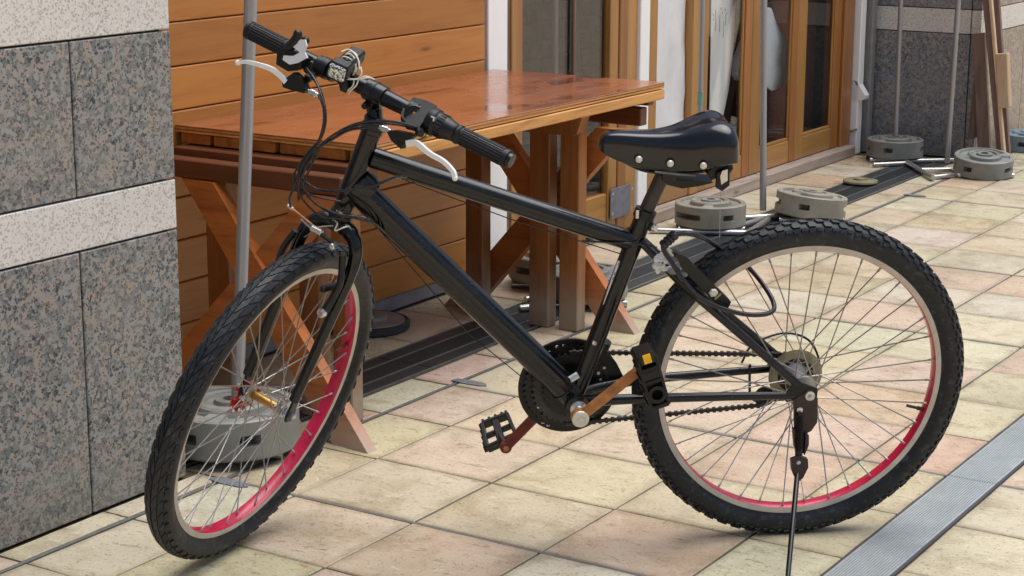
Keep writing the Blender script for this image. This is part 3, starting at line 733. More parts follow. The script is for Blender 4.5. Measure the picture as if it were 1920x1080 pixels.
# ================================================================== pole stands and weights
def weight_mesh(h, seed=0, mat='weight'):
    mb = MB(); seg = 96; R0 = .1225
    zs = [0, .004, h * .35, h * .36, h * .40, h * .60, h * .64, h * .645, h - .012, h - .003, h]
    def slot(a):     # two long hand slots and two small holes
        d = lambda c: abs((a - c + 180) % 360 - 180)
        return d(20) < 26 or d(200) < 26 or d(95) < 7 or d(275) < 7
    vs = []
    for i, z in enumerate(zs):
        for k in range(seg):
            a = 360 * k / seg; r = R0
            if i == 0 or i == 10: r = R0 - .004
            if i in (4, 5) and slot(a): r = R0 - .035
            if i == 3 or i == 6: r = R0
            vs.append(V((r * math.cos(R(a)), r * math.sin(R(a)), z)))
    fs = [(i * seg + k, i * seg + (k + 1) % seg, (i + 1) * seg + (k + 1) % seg, (i + 1) * seg + k) for i in range(len(zs) - 1) for k in range(seg)]
    n = len(zs); top = [(R0 - .018, h), (R0 - .021, h - .008), (.072, h - .008), (.069, h + .004), (.064, h + .008), (.050, h + .008), (.047, h + .002), (.034, h + .002), (.032, h + .010), (.016, h + .010), (.014, h - .02)]
    b0 = (n - 1) * seg
    for r, z in top:
        for k in range(seg):
            a = 360 * k / seg
            zz = z
            if abs(z - (h - .008)) < 1e-6 and (abs((a - 60 + 180) % 360 - 180) < 14 or abs((a - 240 + 180) % 360 - 180) < 14): zz = h
            vs.append(V((r * math.cos(R(a)), r * math.sin(R(a)), zz)))
    for i in range(len(top)):
        for k in range(seg):
            k2 = (k + 1) % seg; p = b0 + i * seg; q = b0 + (i + 1) * seg
            fs.append((p + k, p + k2, q + k2, q + k))
    q = b0 + len(top) * seg; fs.append(tuple(q + k for k in range(seg))); fs.append(tuple(range(seg))[::-1])
    mb.add(vs, fs); return mesh_of('water_weight', mb, M[mat], V((0, 0, 0)), 28)
wm = {m: weight_mesh(.076, 0, m) for m in ('weight', 'weight_g', 'weight_b')}
def weight(p, z, rz, label, mat='weight', tilt=(0, 0), s=1.0):
    o = bpy.data.objects.new('round_weight', wm[mat]); COL.objects.link(o); o.location = (p[0], p[1], z); o.rotation_euler = (R(tilt[0]), R(tilt[1]), R(rz)); o.scale = (s, s, s)
    WL[o.name] = V((p[0], p[1], z)); return tag(o, label, 'pole weight', 'round weights on the pole stands')
def base_stand(name, A, B, label, poles=(), tubes=()):
    A = V((A[0], A[1], 0)); B = V((B[0], B[1], 0)); r = .0108
    t = thing(name, (A + B) / 2, label, 'pole stand', 'steel pole stands')
    for k, (ua, va, ub, vb) in enumerate(tubes):
        p = PG(ua, va, r + (k % 2) * .004); q = PG(ub, vb, r + (k % 2) * .004)
        obj('base_tube', MB().tube([p, q], r, 14), M['steel'], t)
    for c in (A, B):
        d = V((.845, .535, 0)) * .118; n_ = V((-.535, .845, 0)) * .05
        for sg in (-1, 1): obj('base_tube', MB().tube([c - d + n_ * sg + V((0, 0, r)), c + d + n_ * sg + V((0, 0, r))], r, 14), M['steel'], t)
    for (p, q, rr) in poles:
        obj('pole', MB().tube([p, q], rr, 18), M['steel_d'], t)
    return t
def up_pole(u, v, uT, p, r, ztop=1.75):
    """pole from p; passes the photo point (u, v)"""
    # in the plane through p facing the camera
    n = V((CC.x, CC.y, 0)).normalized(); q = hit(u, v, V(p), n); d = (q - V(p)); 
    return (V(p), V(p) + d * ((ztop - p[2]) / d.z), r)
# stand 1: by the pillar, behind the front wheel
w1 = PG(438, 847); w1 = V((w1.x, w1.y, 0)); w1b = w1 + V((-.13, .42, 0))
pb = V((w1.x - .02, w1.y + .0, .12)); pb = hit(443, 712, V((w1.x, w1.y, 0)), V((CC.x, CC.y, 0)).normalized())
base_stand('pole_stand', w1, w1b, 'steel pole stand by the left stone pillar, its tall pole rising behind the grips', tubes=((330, 858, 372, 855),), poles=[up_pole(470, 0, 0, V((pb.x, pb.y, .10)), .0145)])
weight(w1, .022, 50, 'round grey weight seen through the spokes of the front wheel', 'weight_g', (0, 0), 1.22)
# stand 2: under the far end of the table
a2 = PG(1029, 533); b2 = PG(1100, 568)
base_stand('pole_stand', a2, b2, 'steel pole stand on the drain beneath the far end of the table', tubes=((974, 578, 1090, 566), (985, 562, 1090, 545)))
weight(a2, .024, 75, 'dark grey weight half hidden behind the table legs, left of the two there', 'weight', (0, 0), 1.03)
weight(b2, .024, 0, 'pale grey green weight behind the slanted foot of the far table leg', 'weight_g', (0, 0), 1.0)
# stand 3: behind the saddle
a3 = PG(1331, 430); b3 = PG(1517, 413)
m3 = PG(1430, 409)
base_stand('pole_stand', a3, b3, 'steel pole stand behind the saddle with its pole in front of the glazed doors', tubes=((1218, 432, 1402, 437), (1385, 409, 1475, 404), (1385, 424, 1470, 400), (1398, 440, 1440, 412)), poles=[up_pole(1432, 0, 0, V((m3.x, m3.y, .03)), .0125), up_pole(1317, 0, 0, V((PG(1308, 404).x, PG(1308, 404).y, .11)), .0095)])
weight(a3, .022, 51, 'round grey concrete weight below the saddle, left of the tall pole', 'weight', (0, 0), 1.04)
weight(b3, .020, 6, 'tilted grey concrete weight above the rear tyre, right of the tall pole', 'weight', (-5, 5), 1.06)
# stand 4: against the dark granite
a4 = PG(1677, 301); b4 = PG(1842, 330)
m4 = PG(1775, 318)
base_stand('pole_stand', a4, b4, 'steel pole stand against the dark far granite with two poles', tubes=((1637, 309, 1702, 306), (1700, 304, 1750, 334), (1700, 302, 1795, 300), (1726, 319, 1800, 318), (1746, 333, 1800, 327)), poles=[up_pole(1689, 0, 0, V((a4.x, a4.y, .11)), .0105), up_pole(1797, 0, 0, V((m4.x, m4.y, .03)), .0115)])
weight(a4, .022, 1, 'round grey weight at the foot of the dark far granite, beside the downpipe', 'weight_g')
weight(b4, .014, 341, 'tilted round grey weight in front of the leaning wooden ladder', 'weight_g', (4, 6))
p5 = PG(1925, 280); weight(p5, 0.0, 0, 'blue grey weight cut off by the right edge, beyond the wooden ladder', 'weight_b')
o = obj('tape_band', MB().tube([hit(1314, 172, V((PG(1308, 404).x, PG(1308, 404).y, 0)), V((CC.x, CC.y, 0)).normalized()), hit(1312.5, 196, V((PG(1308, 404).x, PG(1308, 404).y, 0)), V((CC.x, CC.y, 0)).normalized())], .0115, 14), M['greentape'])
tag(o, 'pale green tape wrapped round the thin pole left of the curled paper', 'tape')
# mossy lid, pink scrap, rubber base
q = PG(1613, 345); mb = MB().lathe(q, (0, 0, 1), [(.064, .004), (.072, .010), (.070, .016), (.05, .022), (.048, .019), (.03, .019), (.028, .024), (.004, .024)], 28)
o = obj('mossy_lid', mb, M['moss']); tag(o, 'flat mossy round lid lying on the far part of the drain', 'lid')
q = PG(955, 612); o = obj('pink_scrap', MB().ball(q + V((0, 0, .006)), .008, sq=(1.2, .8, .7)), M['pinkbit']); tag(o, 'tiny pink scrap on the drain beneath the table', 'scrap')
rb = thing('round_stand_foot', PG(680, 618), 'low black rimmed round stand foot on the floor just right of the front tyre', 'stand foot')
q = PG(690, 615); obj('rim', MB().lathe(q, (0, 0, 1), [(.115, 0), (.12, .006), (.12, .022), (.112, .026), (.108, .022)], 40, cap=True), M['rubber'], rb)
obj('plate', MB().lathe(q + V((0, 0, .0225)), (0, 0, 1), [(.107, 0), (.105, .004), (.055, .006), (.052, .018), (.03, .020), (.004, .02)], 40), M['weight_g'], rb)
# wooden ladder leaning at the far right
ld = thing('wooden_ladder', PYc(1860, 292, 4.95) * 1, 'worn folded wooden stepladder leaning on the far granite pier', 'ladder')
def lbar(name, pts, y0, y1, w, m):
    (ua, va), (ub, vb) = pts; p = PYc(ua, va, y0); q = PYc(ub, vb, y1); d = p - q; q = q + d * ((.0 - q.z) / d.z) if q.z < .12 else q
    if p.z > .6: p = q + (p - q) * 1.5
    obj(name, MB().bar(p, q, w, .022, (0, 1, 0), .002), M[m], ld)
lbar('side_rail', ((1836, 62), (1846, 286)), 5.03, 4.97, .055, 'ladder')
lbar('side_rail', ((1851, 0), (1878, 286)), 4.98, 4.90, .036, 'ladder')
lbar('side_rail', ((1868, 0), (1888, 286)), 5.02, 4.96, .030, 'ladder')
lbar('side_rail', ((1858, 0), (1882, 286)), 4.955, 4.87, .014, 'ladder_l')
p = PYc(1880, 100, 4.93); q = PYc(1884, 202, 4.90); obj('hinge_block', MB().bar(p, q, .052, .04, (0, 1, 0), .004), M['ladder_l'], ld)
p = PYc(1832, 62, 5.02); 
obj('tread', MB().prism([PYc(u, v, 5.0) for u, v in ((1826, 150), (1848, 140), (1846, 255), (1814, 262))], (0, .02, 0)), M['ladder'], ld)

# ================================================================== bicycle
bike = thing('bicycle', W(.45, -.33, 0) * 1.0, 'black mountain bicycle on its kickstand, front wheel turned, with pink red rims and studded saddle', 'bicycle')
def part(name, mb, m, parent=None, sharp=35, kind=None, label=None):
    return obj(name, mb, M[m] if isinstance(m, str) else m, parent or bike, sharp, None, kind, label)

def make_wheel(cen, ax, front):
    ax = V(ax).normalized(); cen = V(cen)
    up = (V((0, 0, 1)) - ax * ax.z).normalized(); fw2 = ax.cross(up).normalized()
    wl_ = thing('wheel', cen - up * .33, None, None, parent=bike)
    def P(th, r, h): return cen + (fw2 * math.cos(th) + up * math.sin(th)) * r + ax * h
    Rm, rw, rh = .3045, .0255, .0235
    def surf(th, ph, e=0.0): return P(th, Rm + (rh + e) * math.cos(ph), (rw + e) * math.sin(ph))
    prof = [(Rm + rh * math.cos(p), rw * math.sin(p)) for p in [R(a) for a in (-145, -125, -105, -88, -70, -52, -35, -18, 0, 18, 35, 52, 70, 88, 105, 125, 145)]]
    prof = [(.2812, -.0136)] + prof + [(.2812, .0136), (.2805, .0105), (.2805, -.0105)]
    mb = MB(); mb.ring(cen, ax, prof, 128); part('tyre', mb, 'tyre', wl_, 60)
    mb = MB()
    def block(th0, th1, p0, p1, skew, e, taper=.12):
        vs = []
        for lvl, k in ((-.001, 0), (e, taper)):
            for (pp, w_) in ((p0, 0), (p1, 1)):
                pm = pp + (p1 - p0) * (k * .5 if w_ == 0 else -k * .5)
                for (tt, q) in ((th0, 0), (th1, 1)):
                    tm = tt + (th1 - th0) * (k * .5 if q == 0 else -k * .5)
                    vs.append(surf(tm + skew * w_, pm, lvl))
        mb.add(vs, [(0, 1, 3, 2), (4, 6, 7, 5), (0, 4, 5, 1), (2, 3, 7, 6), (0, 2, 6, 4), (1, 5, 7, 3)])
    if front:
        n = 64; dt = 2 * math.pi / n
        for k in range(n):
            t0 = k * dt
            for s in (-1, 1):
                o = t0 + (dt * .5 if s > 0 else 0)
                block(o, o + dt * .86, s * .04, s * .42, dt * .8, .0021, .05)
                block(o + dt * .95, o + dt * 1.75, s * .46, s * .86, dt * .55, .0020, .05)
                block(o + dt * 1.55, o + dt * 2.05, s * .90, s * 1.22, dt * .1, .0026, .1)
    else:
        n = 66; dt = 2 * math.pi / n
        for k in range(n):
            t0 = k * dt
            for s in (-1, 1):
                o = t0 + (dt * .5 if s > 0 else 0)
                block(o, o + dt * .52, s * .06, s * .40, s * dt * .12, .0036, .2)
                block(o + dt * .45, o + dt * .95, s * .47, s * .80, dt * .12, .0036, .2)
                block(o + dt * .05, o + dt * .42, s * .86, s * 1.12, 0, .0034, .2)
                block(o + dt * .55, o + dt * .85, s * .95, s * 1.25, 0, .0026, .2)
    part('tread', mb, 'tyre', wl_, 25, 'stuff')
    # rim: silver side walls and painted inner face
    for s in (-1, 1):
        mb = MB().ring(cen, ax, [(.2830, s * .0118), (.2822, s * .0138), (.2728, s * .0134), (.2715, s * .0127), (.2745, s * .0112)], 128)
        part('rim_side', mb, 'rimsilver', wl_, 40)
    mb = MB().ring(cen, ax, [(.2715, -.0126), (.2704, -.0112), (.2698, 0), (.2704, .0112), (.2715, .0126), (.280, .0118), (.280, -.0118)], 128)
    part('rim', mb, 'rimred', wl_, 40)
    # hub
    if front:
        hub = MB().lathe(cen - ax * .030, ax, [(.0085, 0), (.0088, .001), (.0084, .03), (.0088, .059), (.0085, .060)], 24)
        part('hub', hub, 'brass', wl_); fl = [(-.0325, .0165), (.0325, .0165)]
        for s in (-1, 1): part('hub_flange', MB().lathe(cen + ax * (s * .030), ax * s, [(.009, 0), (.0165, .0015), (.018, .0025), (.0165, .004), (.010, .006), (.0095, .010)], 24), 'spoke', wl_)
        part('axle', MB().lathe(cen - ax * .068, ax, [(.003, 0), (.0048, .001), (.0048, .012), (.0085, .013), (.0085, .021), (.0115, .022), (.0115, .025), (.0048, .026), (.0048, .109), (.0115, .110), (.0115, .113), (.0085, .114), (.0085, .123), (.0055, .124), (.0055, .134), (.003, .136)], 6), 'chrome', wl_, 20)
    else:
        hub = MB().lathe(cen - ax * .032, ax, [(.014, 0), (.022, .001), (.024, .003), (.022, .005), (.0145, .010), (.0145, .055), (.022, .062), (.024, .064), (.022, .066), (.012, .067)], 24)
        part('hub', hub, 'spoke', wl_); fl = [(-.029, .0225), (.032, .0225)]
        part('axle', MB().lathe(cen - ax * .082, ax, [(.003, 0), (.0048, .001), (.0048, .012), (.0095, .013), (.0095, .021), (.0048, .022), (.0048, .145), (.0095, .146), (.0095, .157), (.0055, .158), (.0055, .166), (.003, .168)], 12), 'chrome', wl_, 20)
    me = None
    for k in range(36):
        h, r = fl[k % 2]; th = 2 * math.pi * (k + .25) / 36; sg = 1 if (k // 2) % 2 else -1
        a = P(th + sg * R(64), r, h * (1.0 if front else 1.0)); b = P(th, .2705, h * .12)
        d = b - a; L = d.length
        if me is None:
            s_ = MB(); s_.tube([V((0, 0, 0)), V((0, 0, .955)), V((0, 0, .956)), V((0, 0, 1))], [.0013, .0013, .0022, .0022], 6)
            me = mesh_of('spoke', s_, M['spoke'], V((0, 0, 0)), 40)
        o = piece('spoke', me, a, wl_, None, d.to_track_quat('Z', 'Y')); o.scale = (1, 1, L)
    # valve
    th = R(-100) if not front else R(130)
    th = {True: math.atan2(0, 1), False: 0}[front]
    return wl_, P, up, fw2
rw_, RP, rup, rfw = make_wheel(RC, NR, False)
fw__, FP, fup, ffw = make_wheel(FH, S_ * .97 + (V((0.932, 0.105, -0.348)) - S_) * 1.0, True)
def valve(c, P, ax, u, v, w):
    q = hit(u, v, c, ax); d = (q - c).normalized(); a = c + d * .270; b = c + d * .234
    part('valve', MB().tube([a, a + (b - a) * .35, a + (b - a) * .36, b], [.0042, .0042, .003, .003], 10), 'rustred' if w is fw__ else 'cog', w)
valve(RC, RP, NR, 1716, 764, rw_); valve(FH, FP, V((0.932, 0.105, -0.348)), 636, 655, fw__)
# streamer on the far end of the front hub
mb = MB(); c0 = hit(452, 742, FH - S_ * .045, G_)
for k in range(60):
    f_ = rnd.uniform(-1, 1); a = c0 + (CA * (f_ * .016 + rnd.uniform(-.010, .010)) + CB * (f_ * .022 + rnd.uniform(-.008, .008))) ; d = V((rnd.uniform(-1, 1), rnd.uniform(-1, 1), rnd.uniform(-1, .6))).normalized() * rnd.uniform(.012, .026)
    sd_ = d.cross(V((rnd.uniform(-1, 1), 1, .3))).normalized() * .005
    mb.add([a, a + d * .5 + sd_, a + d, a + d * .5 - sd_, a + d * .5 + d.cross(sd_).normalized() * .002], [(0, 1, 4), (1, 2, 4), (2, 3, 4), (3, 0, 4), (0, 3, 2, 1)])
part('streamer', mb, 'redleaf', fw__, 20, 'stuff')

# ---- frame
part('head_tube', MB().tube([F(0, 0, -.030, HB + U_ * 0), F(0, 0, -.024, HB), F(0, 0, -.022, HB), W(.827, .519) - U_ * .006, W(.827, .519) - U_ * .004, W(.827, .519) + U_ * .004], [.0205, .0205, .0185, .0185, .0205, .0205], 24), 'black')
part('headset', MB().lathe(W(.827, .519) + U_ * .004, U_, [(.019, 0), (.0215, .001), (.0215, .008), (.0195, .009), (.0195, .013), (.021, .014), (.021, .020), (.016, .022)], 24), 'blacksat')
part('headset', MB().lathe(HB - U_ * .030, -U_, [(.019, 0), (.022, .001), (.0225, .007), (.019, .010), (.0165, .014)], 24), 'blacksat')
def ftube(name, p, q, r, m='black', seg=20): return part(name, MB().tube([p, p + (q - p) * .33, p + (q - p) * .66, q], r, seg), m)
BBc = W(.4425, -.020, 0)
ftube('top_tube', W(.828, .470), W(.347, .297), .0192)
ftube('down_tube', W(.860, .418), W(.447, -.010), .0268, 'black', 28)
ftube('seat_tube', W(.3225, .352), BBc, .0172)
def weld(o, ax, r, lean=0):
    ax = V(ax).normalized(); x_, y_ = frame_of(ax); pts = []
    for k in range(96):
        a = 2 * math.pi * k / 96; pts.append(V(o) + (x_ * math.cos(a) + y_ * math.sin(a)) * (r + .0004 * math.sin(a * 24)))
    part('weld_bead', MB().tube(pts, [.0019 + .0004 * math.sin(k * 2.1) for k in range(96)], 6, closed=True), 'black')
weld(W(.462, .004), W(.860, .418) - W(.447, -.010), .0272)
part('frame_weld', MB().tube([W(.852, .43), W(.842, .416), W(.832, .404)], [.024, .029, .027], 20), 'black')
part('bottom_bracket', MB().lathe(W(.4425, -.020, -.036), NR, [(.018, 0), (.0215, .001), (.0215, .070), (.0235, .071), (.0235, .079), (.018, .081), (.012, .082)], 28), 'black')
part('axle_cup', MB().lathe(W(.4425, -.020, .044), NR, [(.016, 0), (.016, .006), (.0095, .010), (.0095, .03)], 20), 'steel')
for s in (-1, 1):
    c1, c2 = s * .024, s * .064
    part('chain_stay', MB().tube(smooth_path([W(.428, -.018, s * .016), W(.39, -.012, s * .030), W(.30, -.006, s * .043), W(.15, -.003, s * .055), W(.03, -.002, s * .064)], 5), [.0115 - .004 * k / 20 for k in range(21)], 16), 'black')
    part('seat_stay', MB().tube(smooth_path([W(.330, .300, s * .012), W(.300, .270, s * .030), W(.255, .225, s * .040), W(.13, .115, s * .053), W(.022, .020, s * .064)], 5), .0082, 14), 'black')
    part('dropout', MB().prism([W(.045, .004, s * .064), W(.030, .030, s * .064), (W(.008, .022, s * .064)), W(-.016, .012, s * .064), W(-.016, -.014, s * .064), W(.006, -.020, s * .064), W(.034, -.010, s * .064)], NR * (.005 * s)), 'blacksat')
part('seat_clamp', MB().lathe(W(.3225, .352) - (W(.3225, .352) - BBc).normalized() * .012, (W(.3225, .352) - BBc), [(.0172, 0), (.0205, .001), (.0205, .018), (.0172, .019), (.014, .0195)], 24), 'blacksat')
p = PB(1224, 426, .004); part('clamp_ear', MB().bar(PB(1210, 420, .0), p, .014, .016, U_, .002), 'blacksat'); part('clamp_bolt', MB().lathe(p - NR * .004, NR * 1 - E1 * .3, [(.006, 0), (.0078, .002), (.0078, .010), (.005, .013)], 14), 'chrome')
p = PB(1195, 402, .02); part('clamp_label', MB().box(p, E1 * .003, E2 * .008, NR * .001, .0005), 'rivet')
sp0 = W(.3225, .352); sp1 = W(.2900, .432)
part('seat_post', MB().tube([sp0, sp1], .0138, 20), plain('brown_black_post', (.05, .042, .038), .45, .2, var=.3, scale=50))
# sticker down the seat tube
mb = MB(); p0 = PB(1163, 489, .006); p1 = PB(1135, 571, .006)
mb.box((p0 + p1) / 2, (p1 - p0) / 2, E1 * .0052, NR * .003, .001); stk = part('sticker', mb, 'foil')
mb = MB()
for k in range(9):
    f = (k + .5) / 9; q = p0 + (p1 - p0) * f + NR * .0034
    mb.box(q + E1 * rnd.uniform(-.002, .002), (p1 - p0).normalized() * rnd.uniform(.002, .0035), E1 * rnd.uniform(.0015, .003), NR * .0005)
part('sticker_print', mb, 'greyprint', stk, kind='stuff')
# down tube cable guides / thin cables below
for s in (-.004, .004, .010):
    part('cable', MB().tube([PB(712, 432, s), PB(880, 625, s) + E2 * -.002, PB(1056, 770, s)], .0011, 6), 'cable')
part('cable', MB().tube([PB(760, 338, .004), PB(960, 408, .004) - E2 * .004, PB(1170, 478, .004)], .0011, 6), 'cable')

# ---- fork
fk = W(.872, .393)
def FKp(s, g, u): return HB + S_ * s + G_ * g + U_ * u
hubL = FH
part('fork_crown', MB().tube([FKp(0, 0, -.040), FKp(0, .002, -.062)], [.0165, .0175], 20), 'black')
for s in (-1, 1):
    h = FH + S_ * (.054 * s)
    rel = h - HB; su, ss, sg_ = rel.dot(U_), rel.dot(S_), rel.dot(G_)
    path = smooth_path([FKp(s * .006, 0, -.050), FKp(s * .030, .002, -.054), FKp(s * .052, .004, -.074), FKp(s * .060, .004, -.115), FKp(ss * .35 + s * .0385, sg_ * .5 + .002, su * .5), FKp(ss, sg_, su + .03)], 6)
    rad = [.0145 - .0045 * (k / (len(path) - 1)) for k in range(len(path))]
    rad[:8] = [.0150] * 8
    part('fork_leg', MB().tube(path, rad, 18), 'black')
    part('fork_end', MB().prism([h + U_ * .040 + G_ * .006, h + U_ * .040 - G_ * .008, h - G_ * .014 - U_ * .004, h - G_ * .008 - U_ * .013, h + G_ * .010 - U_ * .012, h + G_ * .014], S_ * (.005)), 'blacksat')
    # brake boss and V-brake arm
    b = FKp(ss * .5 + s * .028, .022, -.205)
    top = FKp(ss * .3 + s * .036, .034, -.088)
    part('brake_arm', MB().tube(smooth_path([b, b + U_ * .03 + S_ * (s * .006), b + (top - b) * .6 + S_ * (s * .012), top], 5), [.0085, .0085, .0082, .008, .0078, .0076, .0074, .0072, .007, .0068, .0066, .0064, .0062, .006, .006, .006], 10), 'blacksat')
    part('brake_bolt', MB().lathe(b + G_ * .004, G_, [(.009, 0), (.009, .006), (.006, .008), (.006, .011)], 12), 'chrome')
    part('brake_pad', MB().box(b + U_ * .045 - S_ * (s * .010) - G_ * .005, G_ * .026, U_ * .006, S_ * .005, .002), 'rubbergrip')
nt = PF(545, 389, .03); nb = PF(588, 424, .035)
part('brake_noodle', MB().tube([nt, nt + (nb - nt) * .5, nb], .0022, 8), 'rust')
part('noodle_tip', MB().lathe(nt, nt - nb, [(.0035, -.006), (.0035, .006), (.002, .008)], 10), 'rivet')
mb = MB().box(PF(594, 432, .034), S_ * .012, U_ * .006, G_ * .005, .002); part('brake_link', mb, 'chrome')
part('brake_link', MB().tube([PF(565, 410, .032), PF(590, 434, .034), PF(600, 438, .034)], .0028, 8), 'steel')
part('brake_boot', MB().tube([PF(600, 437, .034), PF(612, 447, .034), PF(624, 456, .034)], [.0045, .0035, .004], 10), 'rubbergrip')
part('cable_bolt', MB().lathe(PF(627, 461, .030), G_, [(.006, 0), (.006, .01), (.004, .012)], 10), 'chrome')
part('spring_wire', MB().tube(smooth_path([PF(622, 410, .03), PF(632, 418, .035), PF(628, 432, .035), PF(640, 428, .03), PF(655, 424, .02)], 5), .0016, 6), 'steel')
part('spring_wire', MB().tube(smooth_path([PF(570, 445, .03), PF(590, 432, .036), PF(600, 425, .036), PF(625, 423, .03)], 5), .0010, 6), 'steel')

# ---- stem and handlebar
part('stem', MB().tube([W(.827, .519) + U_ * .018, F(0, -.014, -.030), F(0, -.006, -.012)], [.0135, .0145, .016], 20), 'black')
part('stem_clamp', MB().lathe(F(-.020, 0, 0), S_, [(.0165, 0), (.0195, .001), (.0195, .039), (.0165, .040)], 24), 'black')
part('clamp_bolt', MB().lathe(F(-.008, .002, -.022), -U_ * .6 + G_ * .8, [(.006, 0), (.006, .012), (.004, .014)], 10), 'blacksat')
def RS(s): return .0130 + .0022 * max(0, 1 - (abs(s) / .09) ** 2)
part('handlebar', MB().tube([F(-.285 + .57 * k / 24, 0, 0) for k in range(25)], [RS(-.285 + .57 * k / 24) for k in range(25)], 20), 'black')
def grip(s0, s1, r, label=None):
    sg = 1 if s1 > s0 else -1; L = abs(s1 - s0)
    mb = MB(); prof = [(r * .8, 0), (r + .0025, .001), (r + .0025, .006), (r, .008), (r, L - .008), (r + .0015, L - .007), (r + .0015, L - .001), (r * .7, L), (.001, L)]
    mb.lathe(F(s0, 0, 0), S_ * sg, prof, 28); g_ = part('grip', mb, 'rubbergrip', None, 35, None, label)
    mb = MB()
    for k in range(20):
        a = 2 * math.pi * k / 20; d = G_ * math.cos(a) + U_ * math.sin(a)
        t_ = S_.cross(d)
        mb.box(F(s0 + sg * L * .5, 0, 0) + d * (r + .0002), S_ * (L * .5 - .011), t_ * .0015, d * .0009, .0004)
    part('grip_rib', mb, 'rubbergrip', g_, 30, 'stuff')
    return g_
grip(.172, .278, .0152); grip(-.190, -.284, .0158)
# left twist shifter with gear window
part('twist_shifter', MB().lathe(F(.112, 0, 0), S_, [(.016, 0), (.0235, .002), (.0245, .006), (.0245, .016), (.0225, .018), (.0215, .022), (.021, .034), (.018, .046), (.0165, .056), (.015, .058)], 32), 'plastic')
tsx = part('shifter_body', MB().prism([F(.064, .012, .004), F(.066, -.008, .022), F(.090, -.012, .026), (F(.112, -.012, .026)), F(.116, .012, .020), F(.112, .026, -.012), F(.088, .030, -.016), F(.070, .024, -.010)], -G_ * .010 - U_ * .012), 'plastic', None, 25)
mb = MB()
for k in range(22):
    a = 2 * math.pi * k / 22; d = G_ * math.cos(a) + U_ * math.sin(a); t_ = S_.cross(d)
    mb.box(F(.141, 0, 0) + d * .0212, S_ * .006, t_ * .0014, d * .0012, .0004)
part('shifter_rib', mb, 'plastic', None, 30, 'stuff')
q = PF(819, 222, .004); part('gear_window', MB().box(q - G_ * -.016, S_ * .006, U_ * .0045, G_ * .001, .0005), 'greyprint')
mb = MB(); c_ = q + G_ * .0175
for (du, ds) in ((.0, .003), (.0, -.003)): mb.box(c_ + S_ * ds, S_ * .0006, U_ * .003, G_ * .0004)
for du in (-.0028, 0, .0028): mb.box(c_ + U_ * du, S_ * .0028, U_ * .0006, G_ * .0004)
part('gear_digit', mb, 'white')
# round clamp with brass screw facing out
vd = (CAM - F(.08, 0, 0)).normalized()
c_ = PF(776, 215, .018)
part('bell_base', MB().lathe(c_ - vd * .012, vd, [(.015, 0), (.0175, .002), (.0175, .010), (.0155, .012), (.0135, .0105), (.003, .0105)], 28), 'plastic')
part('brass_screw', MB().box(c_ - vd * .001, CA * .0022, CB * .005, vd * .003, .0008), 'brass')
part('clamp_band', MB().lathe(F(.070, 0, 0), S_, [(.014, 0), (.0185, .001), (.0185, .017), (.014, .018)], 24), 'plastic')
part('clamp_band', MB().lathe(F(-.004, 0, 0), S_, [(.0155, 0), (.0205, .001), (.0205, .004), (.0155, .005)], 24), 'plastic')
def lever(side):
    """housing, pivot and white blade; side=+1 left grip"""
    if side > 0:
        hp = [(734, 246), (748, 243), (788, 252), (772, 262), (760, 278), (742, 262)]
        bl = [(763, 269), (781, 268), (806, 288), (832, 303), (850, 322), (853, 334)]
        ad = [(733, 246), (712, 239)]; g0 = .034
    else:
        hp = [(538, 152), (560, 135), (575, 148), (583, 168), (580, 174), (560, 170), (540, 163)]
        bl = [(538, 154), (527, 142), (510, 130), (488, 122), (462, 116), (446, 118)]
        ad = [(578, 170), (596, 178)]; g0 = .030
    h_ = part('lever_housing', MB().prism([PF(u, v, g0 - .008) for u, v in hp], G_ * .018), 'plastic', None, 30)
    pts = smooth_path([PF(u, v, g0 + .006) for u, v in bl], 5)
    n = len(pts); w_ = [.0092 * (1 - .45 * k / (n - 1)) for k in range(n)]; w_[-1] *= .8
    mb = MB(); vs = []
    for k, p in enumerate(pts):
        t = (pts[min(k + 1, n - 1)] - pts[max(k - 1, 0)]).normalized(); b = t.cross(G_).normalized() * (w_[k] * .62)
        dpt = G_ * .0045
        vs += [p + b * .9 + dpt, p + b + dpt * .3, p + b * .9 - dpt, p - b * .9 - dpt, p - b - dpt * .3, p - b * .9 + dpt]
    fs = [(k * 6 + i, k * 6 + (i + 1) % 6, (k + 1) * 6 + (i + 1) % 6, (k + 1) * 6 + i) for k in range(n - 1) for i in range(6)] + [tuple(range(6))[::-1], tuple(range((n - 1) * 6, n * 6))]
    mb.add(vs, fs); mb.ball(pts[-1], .0052, sq=(1, 1, 1)); part('brake_lever', mb, 'whitelever', None, 50)
    a, b = PF(*ad[0], g0), PF(*ad[1], g0); d = b - a
    part('barrel_adjuster', MB().tube([a, a + d * .25, a + d * .26, a + d * .75, a + d * .76, b], [.004, .004, .0065, .0065, .0048, .0042], 12), 'chrome')
    s0 = .088 if side > 0 else -.128
    part('lever_clamp', MB().lathe(F(s0, 0, 0), S_, [(.014, 0), (.0175, .001), (.0175, .014), (.014, .015)], 20), 'plastic')
    part('lever_arm', MB().bar(F(s0 + .007, .004, -.012), h_.matrix_world @ V((0, 0, 0)) if False else PF(*(hp[2] if side > 0 else hp[2]), g0), .014, .012, U_, .002), 'plastic')
lever(1); lever(-1)
part('lever_spring', MB().tube([PF(783, 266, .03), PF(792, 262, .02), PF(800, 256, .015)], .0035, 8), 'brass')
